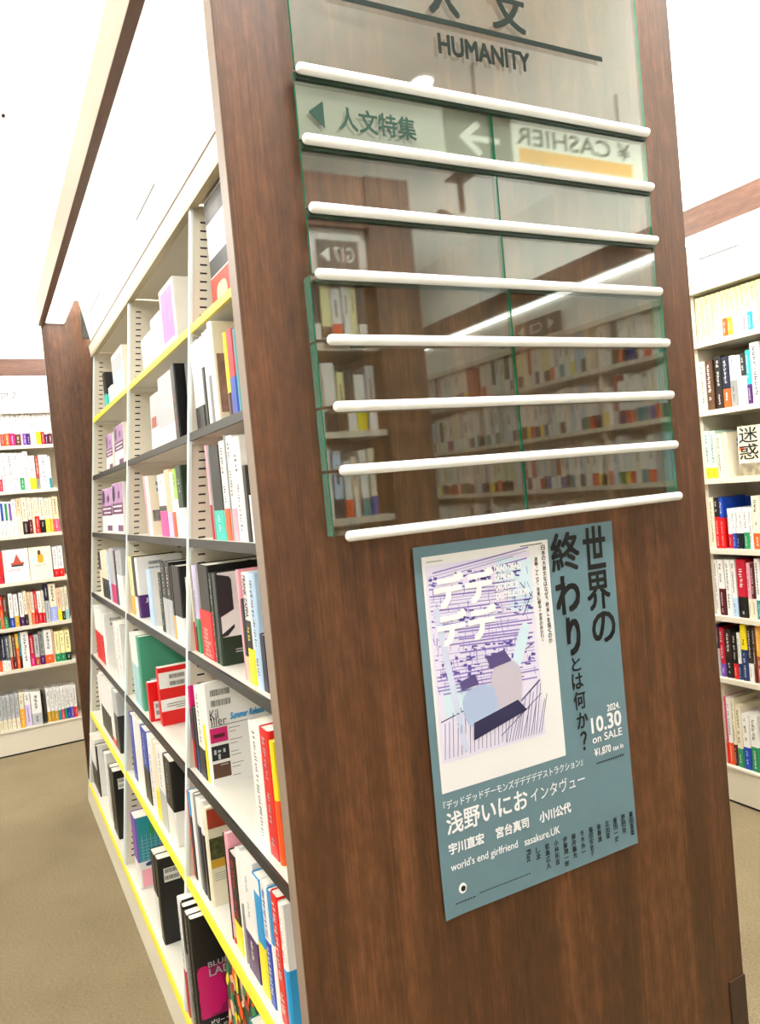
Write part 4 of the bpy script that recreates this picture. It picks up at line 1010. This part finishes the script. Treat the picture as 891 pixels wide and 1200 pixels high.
def dec_mag(o, w, h):
    frects('cover_print', [(w*.12, w*.92, h*.25, h*.93)], mat('orchid_print', '#c77fd0', .5, noise=.25, nscale=22), o)
faceout('white book facing out with orchid pink cover print, top shelf of middle bay', .262, 1.39, 1.60, 2.0, .245, .06, pm('white'), dec_mag, .0)
faceout('plain white boxed book facing out left of the orchid pink one, top shelf', .262, 1.62, 1.78, 2.0, .19, .05, pm('white'), None, .0)
faceout('low white boxed book facing out, leftmost on top shelf of middle bay', .262, 1.79, 1.98, 2.0, .16, .05, pm('white'), None, .0)
def dec_grey(o, w, h):
    frects('grey_jacket', [(.001, w-.001, h*.28, h-.001)], pm('silver'), o)
    frects('jacket_line', [(.002, w-.002, h*.56, h*.575), (.002, w-.002, h*.52, h*.53)], pm('white'), o, .0012)
def dec_grey2(o, w, h):
    frects('grey_jacket', [(.001, w-.001, h*.40, h-.001)], pm('silver'), o)
    frects('rust_mark', [(w*.3, w*.85, h*.42, h*.6)], pm('brick'), o, .0012)
faceout('silver grey book facing out, larger one on second shelf of middle bay', .206, 1.315, 1.545, 1.70, .235, .05, pm('white'), dec_grey, .05)
faceout('silver grey and white book facing out behind the larger one, second shelf', .208, 1.56, 1.70, 1.70, .2, .02, pm('white'), dec_grey2, .05)
bk = book_body(.05, .235, .17, pm('black'), None, 'book'); bk.location = (.202, 1.24, 1.7003); tag(bk, 'glossy black book right of the silver face-out book, second shelf', 'book'); spine_marks(.05, .235, .02, .2, pm('brick'), bk, 2, scale=.3)
bk = book_body(.08, .22, .17, pm('charcoal'), None, 'book'); bk.location = (.22, 1.10, 1.7003); tag(bk, 'charcoal book against the upright, second shelf of middle bay', 'book')
def dec_c0(o, w, h):
    frects('cover_photo', [(.004, w-.004, h*.1, h*.62)], pm('pale blue'), o); frects('cover_photo', [(.02, w-.01, h*.62, h*.9)], pm('silver'), o)
faceout('pale blue and white book facing out, top shelf of farthest bay', .26, 2.40, 2.70, 2.0, .235, .03, pm('white'), dec_c0, .0)
faceout('low white book facing out beside pale blue one, top shelf of farthest bay', .255, 2.71, 2.84, 2.0, .11, .03, pm('white'), None, .0)
bk = book_body(.07, .2, .15, pm('black'), None, 'book'); bk.location = (.25, 2.88, 2.0003); tag(bk, 'black book with turquoise and red band, top shelf of farthest bay', 'book')
band_mesh(.07, .03, .09, .1, pm('turquoise'), bk); band_mesh(.07, .001, .03, .1, pm('red'), bk)
plum = mat('plum_print', '#6b3a66', .5, noise=.3, nscale=18); orchid = mat('mauve_print', '#b48ab6', .5, noise=.2, nscale=20)
def dec_plum(o, w, h):
    frects('cover_print', [(.002, w-.002, h*.58, h-.002)], orchid, o)
    frects('title_block', [(.002, w-.002, h*.38, h*.60)], plum, o, .001)
    frects('title_line', [(w*.1, w*.9, h*.52, h*.55), (w*.15, w*.8, h*.43, h*.46)], pm('white'), o, .0013)
    bm = bmesh.new(); bm.faces.new([bm.verts.new((-.0012, a, b)) for a, b in oval(w*.82, h*.8, w*.13, h*.16)]); obj('dark_oval', bm, pm('dark purple'), o)
    bm = bmesh.new(); bm.faces.new([bm.verts.new((-.0012, a, b)) for a, b in oval(w*.35, h*.76, w*.09, h*.08)]); obj('dark_oval', bm, pm('dark purple'), o)
    frects('lower_motif', [(w*.05, w*.5, h*.04, h*.16)], plum, o)
for lab, x, y0, y1, z, h in (('left plum and white book facing out, second shelf of farthest bay', .205, 2.60, 2.80, 1.70, .17), ('right plum and white book facing out, second shelf of farthest bay', .203, 2.28, 2.52, 1.70, .18),
                             ('left plum and white book facing out, third shelf of farthest bay', .176, 2.60, 2.93, 1.406, .212), ('right plum and white book facing out, third shelf of farthest bay', .174, 2.28, 2.58, 1.406, .222)):
    faceout(lab, x, y0, y1, z, h, .02, pm('white'), dec_plum, .06)
# two red books facing the aisle end, fifth shelf of the middle bay
def turned(label, x, y, z, w, h, t, m):
    bm = bmesh.new(); box(bm, 0, w, 0, t, 0, h); o = obj('book', bm, m, None, bevel=.0008); o.location = (x, y, z+.0004)
    bm = bmesh.new(); box(bm, .002, w+.0003, .0015, t-.0015, .003, h+.0002); obj('page_block', bm, PAGES, o)
    tag(o, label, 'book'); return o
r1 = turned('bright red book with white barcode label in front of the green one, fifth shelf', .090, 1.585, .775, .14, .135, .03, pm('red')); barcode(.02, .045, r1, .05, .014)
cover_rects('white_label', [(.014, .10, .008, .068)], pm('white'), r1, .0004)
r2 = turned('taller red book with white barcode panel and white strip, fifth shelf of middle bay', .112, 1.50, .775, .16, .195, .035, pm('red'))
cover_rects('white_panel', [(.001, .16, .125, .178)], pm('white'), r2, .0004); barcode(.035, .155, r2, .05, .014)
cover_rects('white_strip', [(.001, .16, .048, .088)], pm('white'), r2, .0004)
cover_rects('strip_text', [(.02, .12, .07, .072), (.02, .13, .062, .064), (.05, .11, .055, .057)], INK, r2, .0009)
# picture book facing out on the bottom shelf of the nearest bay
def dec_flow(o, w, h):
    r = random.Random(8)
    for nm_, cc in (('flower_print', 'orange'), ('flower_print', 'yellow'), ('flower_print', 'green'), ('flower_print', 'peach'), ('flower_print', 'brick')):
        bm = bmesh.new()
        for k in range(16):
            bm.faces.new([bm.verts.new((-.0008-.00012*k-.0001*len(cc), a, b)) for a, b in oval(r.uniform(.05*w, .95*w), r.uniform(.1*h, .95*h), r.uniform(.006, .014), r.uniform(.01, .025), r.uniform(0, 3))])
        obj(nm_, bm, pm(cc), o)
faceout('colourful flower patterned picture book facing out, bottom shelf of nearest bay', .075, .56, .82, .1125, .26, .02, mat('dark_leaf_print', '#3c4a34', .5, noise=.5, nscale=40), dec_flow, .04)
faceout('flat pale pink book facing out beneath the flower book, bottom shelf', .05, .58, .82, .1125, .05, .008, pm('pink'), None, .1)
bk = book_body(.04, .25, .17, pm('teal'), None, 'book'); bk.location = (.06, .51, .1102); tag(bk, 'teal spined book right of the flower picture book, bottom shelf', 'book'); spine_marks(.04, .25, .01, .24, INK, bk, 12)
# round-topped black bookends and a dark display box
def bookend(label, x, y, z, h=.2):
    bm = bmesh.new()
    pts = [(x, z), (x, z+h-.03)] + [(x+.05-.05*math.cos(a*math.pi/8), z+h-.03+.03*math.sin(a*math.pi/8)) for a in range(1, 8)] + [(x+.1, z+h-.03), (x+.1, z)]
    prism_y(bm, pts, y, y+.002); o = obj('bookend', bm, BLACK)
    tag(o, label, 'bookend')
bookend('black round-topped steel bookend behind the green banded book, fourth shelf', .2, .8245, 1.096, .25)
bookend('black round-topped steel bookend on second shelf of the nearest bay', .28, .60, 1.70, .24)
bookend('black round-topped steel bookend behind the black books, bottom shelf', .1, 1.03, .11, .27)
t_ = boxo('display_box', .34, .44, 1.08, 1.42, 2.0005, 2.26, BLACK, None, bevel=.003); tag(t_, 'black box standing behind the orchid pink book on the top shelf', 'box')

# ---------------------------------------------------------------- wall bookcases
WROWS = [1.99, 1.70, 1.41, 1.11, .82, .55]
def wall_case(label, a0, a1, place, uprights, group=None, beam=(2.44, 2.55), lamp=True, mirror=False, wx=WOOD_X):
    """a bookcase in its own frame: a along its length, depth b from 0 (front) to .3, z up; place maps (a, b, z)"""
    t = thing('wall_bookcase', label, 'bookcase')
    def P(name, a0, a1, b0, b1, z0, z1, m, par=t):
        p, q = place(a0, b0, z0), place(a1, b1, z1)
        return boxo(name, min(p[0], q[0]), max(p[0], q[0]), min(p[1], q[1]), max(p[1], q[1]), z0, z1, m, par)
    P('back_board', a0, a1, .28, .3, 0, 2.44, CREAM_METAL)
    for z in WROWS:
        P('shelf', a0, a1, .0, .279, z-.022, z, CREAM_METAL)
    P('base_plinth', a0, a1, .004, .279, .012, .150, CREAM_METAL); P('base_deck', a0, a1, 0, .279, .153, .164, CREAM_METAL)
    P('floor_gap', a0, a1, .01, .27, .0005, .012, BLACK); P('shadow_gap', a0, a1, .008, .27, .1502, .153, BLACK)
    for u in uprights:
        d = P('upright', u-.008, u+.008, .03, .279, .165, 2.2, CREAM_METAL)
    P('top_board', a0, a1, .03, .279, 2.195, 2.21, CREAM_METAL)
    P('fascia', a0, a1, -.004, .03, 2.196, 2.222, CREAM_METAL)
    P('sign_board', a0, a1, .022, .034, 2.2225, 2.44, WHITE_BOARD)
    P('header_beam', a0, a1, -.004, .018, beam[0], beam[1], wx)
    P('header_roof', a0, a1, .018, .3, beam[1]-.016, beam[1]-.001, CREAM_METAL)
    if lamp:
        lf = P('lamp_housing', a0, a1, -.002, .020, 2.432, 2.4395, RAIL); P('lamp_diffuser', a0+.01, a1-.01, .003, .019, 2.405, 2.4315, LAMP_WALL, lf)
    u = P('added_uplight', a0+.05, a1-.05, .1, .16, beam[1]+.001, beam[1]+.01, LAMP_UP)  # unseen lamp added on the top to whiten the ceiling
    return t
lc = wall_case('cream bookcase along the back wall left of the far end panel', -.78, 1.6, lambda a, b, z: (a, 4.358+b, z), (-.76, .5), wx=WOOD_X)
rc_ = wall_case('cream bookcase along the right wall beyond the walnut end panel', -3.7, 2.9, lambda a, b, z: (2.40+b, a, z), (1.176, 2.2, .2, -.8, -1.8, -2.8, -3.69), wx=WOOD_Y)
# the sign lettering over the back wall bookcase
letters('lettering', [('中世史', -.232, -.062, 2.296, 2.344, .0)], lambda a, b: (a, 4.358+.0212, b), mat('black_sign_vinyl', '#222222', .5), lc)
# card slot line on the right wall sign board
boxo('card_slot', 2.4212, 2.4222, .93, 1.12, 2.335, 2.339, SLOT, rc_)

def small_book(t, h, d, sp, bd, bf, seed, side='spine'):
    o = book_body(t, h, d, pm(sp), None, 'book', detail=False)
    if bd:
        if bf == -1:
            bm = bmesh.new(); box(bm, -.0006, 0, t*.15, t*.8, h*.45, h-.012); obj('spine_stripe', bm, pm(bd), o); bf = 0
        elif bf > .004: band_mesh(t, .001, bf, d*.6, pm(bd), o)
    spine_marks(t, h, max(bf, .01)+.01, h-.005, INK if sp in LIGHT else pm('white'), o, seed, scale=.42)
    if bd and bf > .03 and t > .015: spine_marks(t, h, .004, bf-.004, pm('white') if bd not in LIGHT else INK, o, seed+1, .0012, .3)
    return o
rows = {}
for b in WALL_BOOKS: rows.setdefault(b[0], []).append(b)
for key, L in rows.items():
    left = key[0] == 'L'
    L.sort(key=lambda b: b[1] if left else -b[1])
    ri = int(key[1])
    for n, (k, a, t, z, h, sp, bd, bf) in enumerate(L):
        if not left:
            if a < 1.185 and a+t > 1.167:
                if a+t/2 > 1.176: t = max(.012, a+t-1.187); a = 1.187
                else: t = max(.01, 1.165-a)
        t = max(.006, t-.001)
        o = small_book(t, h, .15, sp, bd, bf, n*3+ri)
        wn = 'back wall bookcase' if left else 'right wall bookcase'
        tag(o, '%s book%s, %s from left, %s shelf, %s' % (sp, ' with %s band' % bd if bd and bd != sp else '', ORD[n], ROWN[ri], wn), 'book', 'books on the %s shelf of the %s' % (ROWN[ri], wn))
        if left: o.rotation_euler = (0, 0, math.pi/2); o.location = (a+t, 4.376, z+.0004)
        else: o.location = (2.418, a, z+.0004)
# face-out books on the back wall
def dec_temple(o, w, h):
    bm = bmesh.new()
    for pts in (((.5, .82), (.42, .62), (.72, .50), (.7, .46), (.3, .46), (.28, .50), (.58, .62)),):
        pass
    P_ = lambda a, b: (-.0010, w*(1-a), h*b)
    bm.faces.new([bm.verts.new(P_(a, b)) for a, b in ((.54, .86), (.40, .60), (.28, .58), (.32, .52), (.80, .52), (.84, .58), (.70, .60))])
    obj('building_print', bm, pm('brick'), o)
    frects('ink_base', [(w*.22, w*.7, h*.47, h*.52)], pm('charcoal'), o, .0012)
    frects('print_lines', [(w*.35, w*.88, h*.385, h*.40), (w*.3, w*.88, h*.34, h*.355), (w*.3, w*.8, h*.12, h*.13)], pm('rose'), o)
def dec_gold(o, w, h):
    bm = bmesh.new(); bm.faces.new([bm.verts.new((-.001, a, b)) for a, b in oval(w*.5, h*.64, w*.14, h*.14)]); obj('gold_print', bm, pm('ochre'), o)
    bm = bmesh.new(); bm.faces.new([bm.verts.new((-.001, a, b)) for a, b in oval(w*.54, h*.82, w*.07, h*.08)]); obj('brown_print', bm, pm('brown'), o)
    frects('print_lines', [(w*.3, w*.86, h*.42, h*.44), (w*.05, w*.4, h*.33, h*.335)], pm('grey'), o)
    frects('pale_panel', [(w*.72, w*.92, h*.5, h*.72)], pm('pale blue'), o)
f1 = faceout('white book facing out with brick red roof picture, back wall bookcase', 0, 0, .148, 1.111, .212, .02, pm('white'), dec_temple, .0); f1.rotation_euler = (0, .04, math.pi/2); f1.location = (-.112, 4.374, 1.1105)
f2 = faceout('cream book facing out with gold figure picture, back wall bookcase', 0, 0, .135, 1.111, .212, .02, pm('cream'), dec_gold, .0); f2.rotation_euler = (0, .04, math.pi/2); f2.location = (.028, 4.374, 1.1105)
# black divider plate among the multi-coloured bottom row
bm = bmesh.new(); box(bm, 0, .006, 0, .12, 0, .2); o = obj('shelf_divider', bm, BLACK); o.location = (-.118, 4.38, .165); tag(o, 'thin black divider between books on bottom shelf, back wall bookcase', 'divider')
# right wall: cover facing the aisle and hand lettered face-out book
bm = bmesh.new(); box(bm, 0, .13, 0, .02, 0, .19); o = obj('book', bm, pm('cream'), bevel=.0008); o.location = (2.43, 1.058, 1.4104); o.rotation_euler = (0, 0, -.15)
tag(o, 'cream book with barcode turned sideways, third shelf of right wall bookcase', 'book'); barcode(.05, .15, o, .03)
def dec_hand(o, w, h):
    letters('hand_lettering', [('迷', w*.50, w*.97, h*.66, h*.97, .01), ('惑', w*.50, w*.97, h*.33, h*.64, .01), ('る', w*.08, w*.45, h*.76, h*.97, .02), ('と', w*.14, w*.36, h*.62, h*.73, .01), ('い', w*.08, w*.40, h*.47, h*.60, .02), ('う', w*.10, w*.38, h*.30, h*.45, .02)],
            lambda a, b: (-.0012, w-a if False else (w-a), b), BK, o)
    frects('cover_photo', [(.002, w-.002, .002, h*.26)], mat('sepia_photo', '#8a8068', .5, noise=.5, nscale=40), o)
    frects('brick_square', [(w*.1, w*.24, h*.50, h*.6)], pm('orange'), o, .0009)
f3 = faceout('cream book facing out with brushed black characters, third shelf of right wall bookcase', 2.425, .82, 1.005, 1.41, .205, .02, pm('cream'), None, .03)
w3, h3 = .185, .205
letters('hand_lettering', [(c, a*w3, b*w3, d*h3, e*h3, .012) for c, a, b, d, e in (('迷', .03, .50, .66, .97), ('惑', .03, .50, .33, .64), ('る', .55, .92, .76, .97), ('と', .64, .86, .62, .73), ('い', .60, .92, .47, .60), ('う', .62, .90, .30, .45))],
        lambda a, b: (-.0012, w3-a, b), BK, f3)
frects('cover_photo', [(.002, w3-.002, .002, h3*.26)], mat('sepia_photo', '#8a8068', .5, noise=.5, nscale=40), f3)
frects('brick_square', [(w3*.86, w3*.97, h3*.52, h3*.6)], pm('orange'), f3, .0009)
bm = bmesh.new(); box(bm, 0, .16, 0, .03, 0, .21); o = obj('book', bm, pm('blue'), bevel=.0008); o.location = (2.60, 1.0, 1.1104); o.rotation_euler = (0, 0, math.pi/2)
tag(o, 'blue book turned sideways behind the small white row, fourth shelf of right wall', 'book')
frects('white_label', [(.0, .0001, .0, .0001)], pm('white'), o)

# ---------------------------------------------------------------- books seen only in the glass and at the fringes
combos = [('white', 'red'), ('cream', 'blue'), ('white', 'yellow'), ('white', 'green'), ('pale blue', 'navy'), ('white', 'orange'), ('silver', 'white'), ('white', 'black'), ('cream', 'white'), ('brick', 'white'), ('white', 'teal'), ('pale yellow', 'brown'), ('white', 'purple'), ('charcoal', 'white')]
rp = random.Random(77)
far_bm = bmesh.new(); far_cols = sorted(set(c for p_ in combos for c in p_)); far_ix = {c: i for i, c in enumerate(far_cols)}
def fill(axis, lo, hi, fixed, z, sgn=1):
    # sgn: the direction from the spine plane into the bookcase
    p = lo
    while True:
        t, h = rp.uniform(.018, .045), rp.uniform(.185, .24)
        if p+t > hi: break
        a, b = rp.choice(combos); bh = rp.choice((.06, .065, .07, 0))
        for (f0, z0, z1, c) in ((0, 0, h, a), (-.0008, .001, bh, b), (-.0008, h*.5, h*.8, None)):
            if z1 <= z0: continue
            if c is None:
                if rp.random() < .5: continue
                mi = far_ix['charcoal']; q0, q1, dd = p+t*.4, p+t*.6, .002
            else: mi = far_ix[c]; q0, q1, dd = p, p+t, (.15 if f0 == 0 else .05)
            f = fixed+sgn*(f0 if c else -.0008); g = fixed+sgn*dd
            if axis == 'y': box(far_bm, min(f, g), max(f, g), q0, q1, z+.0005+z0, z+.0005+z1, mi)
            else: box(far_bm, q0, q1, min(f, g), max(f, g), z+.0005+z0, z+.0005+z1, mi)
        p += t+rp.uniform(.001, .01)
for z in [1.99, 1.70, 1.41, 1.11]:
    for lo, hi in [(-3.66, -2.82), (-2.78, -1.82), (-1.78, -.95)]: fill('y', lo, hi, 2.42, z)
for z in WROWS+[.165]:
    fill('y', .42, .80, 2.42, z); fill('x', -.74, -.44, 4.378, z)
for z in WROWS[:5]: fill('x', .41, .88, -1.27, z, -1)
fb = obj('books_out_of_frame', far_bm, [pm(c) for c in far_cols]); fb['kind'] = 'stuff'
tag(fb, 'rows of blurred books mirrored in the directory glass and beyond the picture edges', 'books')

# bookcase behind the camera that shows in the glass, its end panel, and its books
fc = wall_case('cream bookcase with walnut end behind the camera, reflected in the glass', .38, .90, lambda a, b, z: (a, -1.25-b, z), (.39,), lamp=True, beam=(2.385, 2.56))
boxo('end_panel', .90, 1.07, -1.56, -1.235, 0, 2.56, WOOD, fc)
o = boxo('direction_sign', .70, .855, -1.244, -1.24, 2.24, 2.335, mat('brown_grey_sign', '#4a463e', .5)); tag(o, 'dark sign reading G17 reflected in the upper left glass', 'sign')
letters('lettering', [('G17', 0, .075, 0, .05, .01)], lambda a, b: (.825-.0-a+.012, -1.2394, 2.263+b), pm('white'), o)
bm = bmesh.new(); prism_y(bm, [(.745, 2.31), (.745, 2.262), (.712, 2.286)], -1.2398, -1.239); obj('arrow', bm, pm('white'), o)
o = boxo('direction_sign', 2.37, 2.394, -2.36, -2.0, 2.23, 2.33, mat('brown_grey_sign', '#4a463e', .5)); tag(o, 'dark double-arrow sign on the right wall, reflected in the glass', 'sign')
letters('lettering', [('C3', -2.23, -2.13, 2.255, 2.305, .01)], lambda a, b: (2.3694, -4.36-a, b), pm('white'), o)
bm = bmesh.new()
for s, c in ((1, -2.03), (-1, -2.33)):
    bm.faces.new([bm.verts.new(p) for p in ((2.3692, c, 2.28), (2.3692, c-s*.05, 2.31), (2.3692, c-s*.05, 2.25))])
obj('arrow', bm, pm('white'), o)
# hanging cashier sign
cs = thing('hanging_sign', 'hanging white cashier sign with yellow band, seen mirrored in the glass', 'sign')
boxo('board', 1.77, 2.56, -1.52, -1.5, 2.77, 3.0, WHITE_BOARD, cs); boxo('arrow_block', 1.44, 1.765, -1.52, -1.5, 2.77, 3.0, mat('brown_grey_sign', '#4a463e', .5), cs)
boxo('yellow_band', 1.80, 2.46, -1.4996, -1.499, 2.822, 2.882, pm('amber'), cs)
letters('lettering', [('¥ CASHIER', 0, .66, 0, .078, .02)], lambda a, b: (2.45-a, -1.4985, 2.895+b), INK, cs)
letters('arrow', [('→', 0, .2, 0, .14, .02)], lambda a, b: (1.70-a, -1.4985, 2.82+b), pm('white'), cs)
for x in (1.6, 2.4): boxo('hanging_rod', x-.004, x+.004, -1.514, -1.506, 3.0, 3.2, STEEL, cs)
# ceiling camera seen in the glass
cc = thing('ceiling_camera', 'dark bracket camera hanging from the ceiling, seen in the glass', 'camera', (2.2, -2.5, 3.2))
bm = bmesh.new(); box(bm, -.012, .012, -.012, .012, -.2, 0); obj('stem', bm, STEEL, cc)
bm = bmesh.new(); tube_x(bm, -.1, .14, 0, -.26, .035); o = obj('body', bm, STEEL, cc); o.rotation_euler = (0, .3, 0)
bm = bmesh.new(); box(bm, -.06, .06, -.06, .06, -.012, 0); obj('mount_plate', bm, STEEL, cc)

for o in bpy.data.objects:
    if o.type == 'MESH' and o.name.split('.')[0] in ('spine_title', 'beam_lines', 'beam_shadows', 'rail_lines', 'fine_print', 'small_print', 'flower_print', 'barcode', 'sky_patch', 'grid_lines', 'band_text', 'strip_text', 'print_lines'):
        o['kind'] = 'stuff'
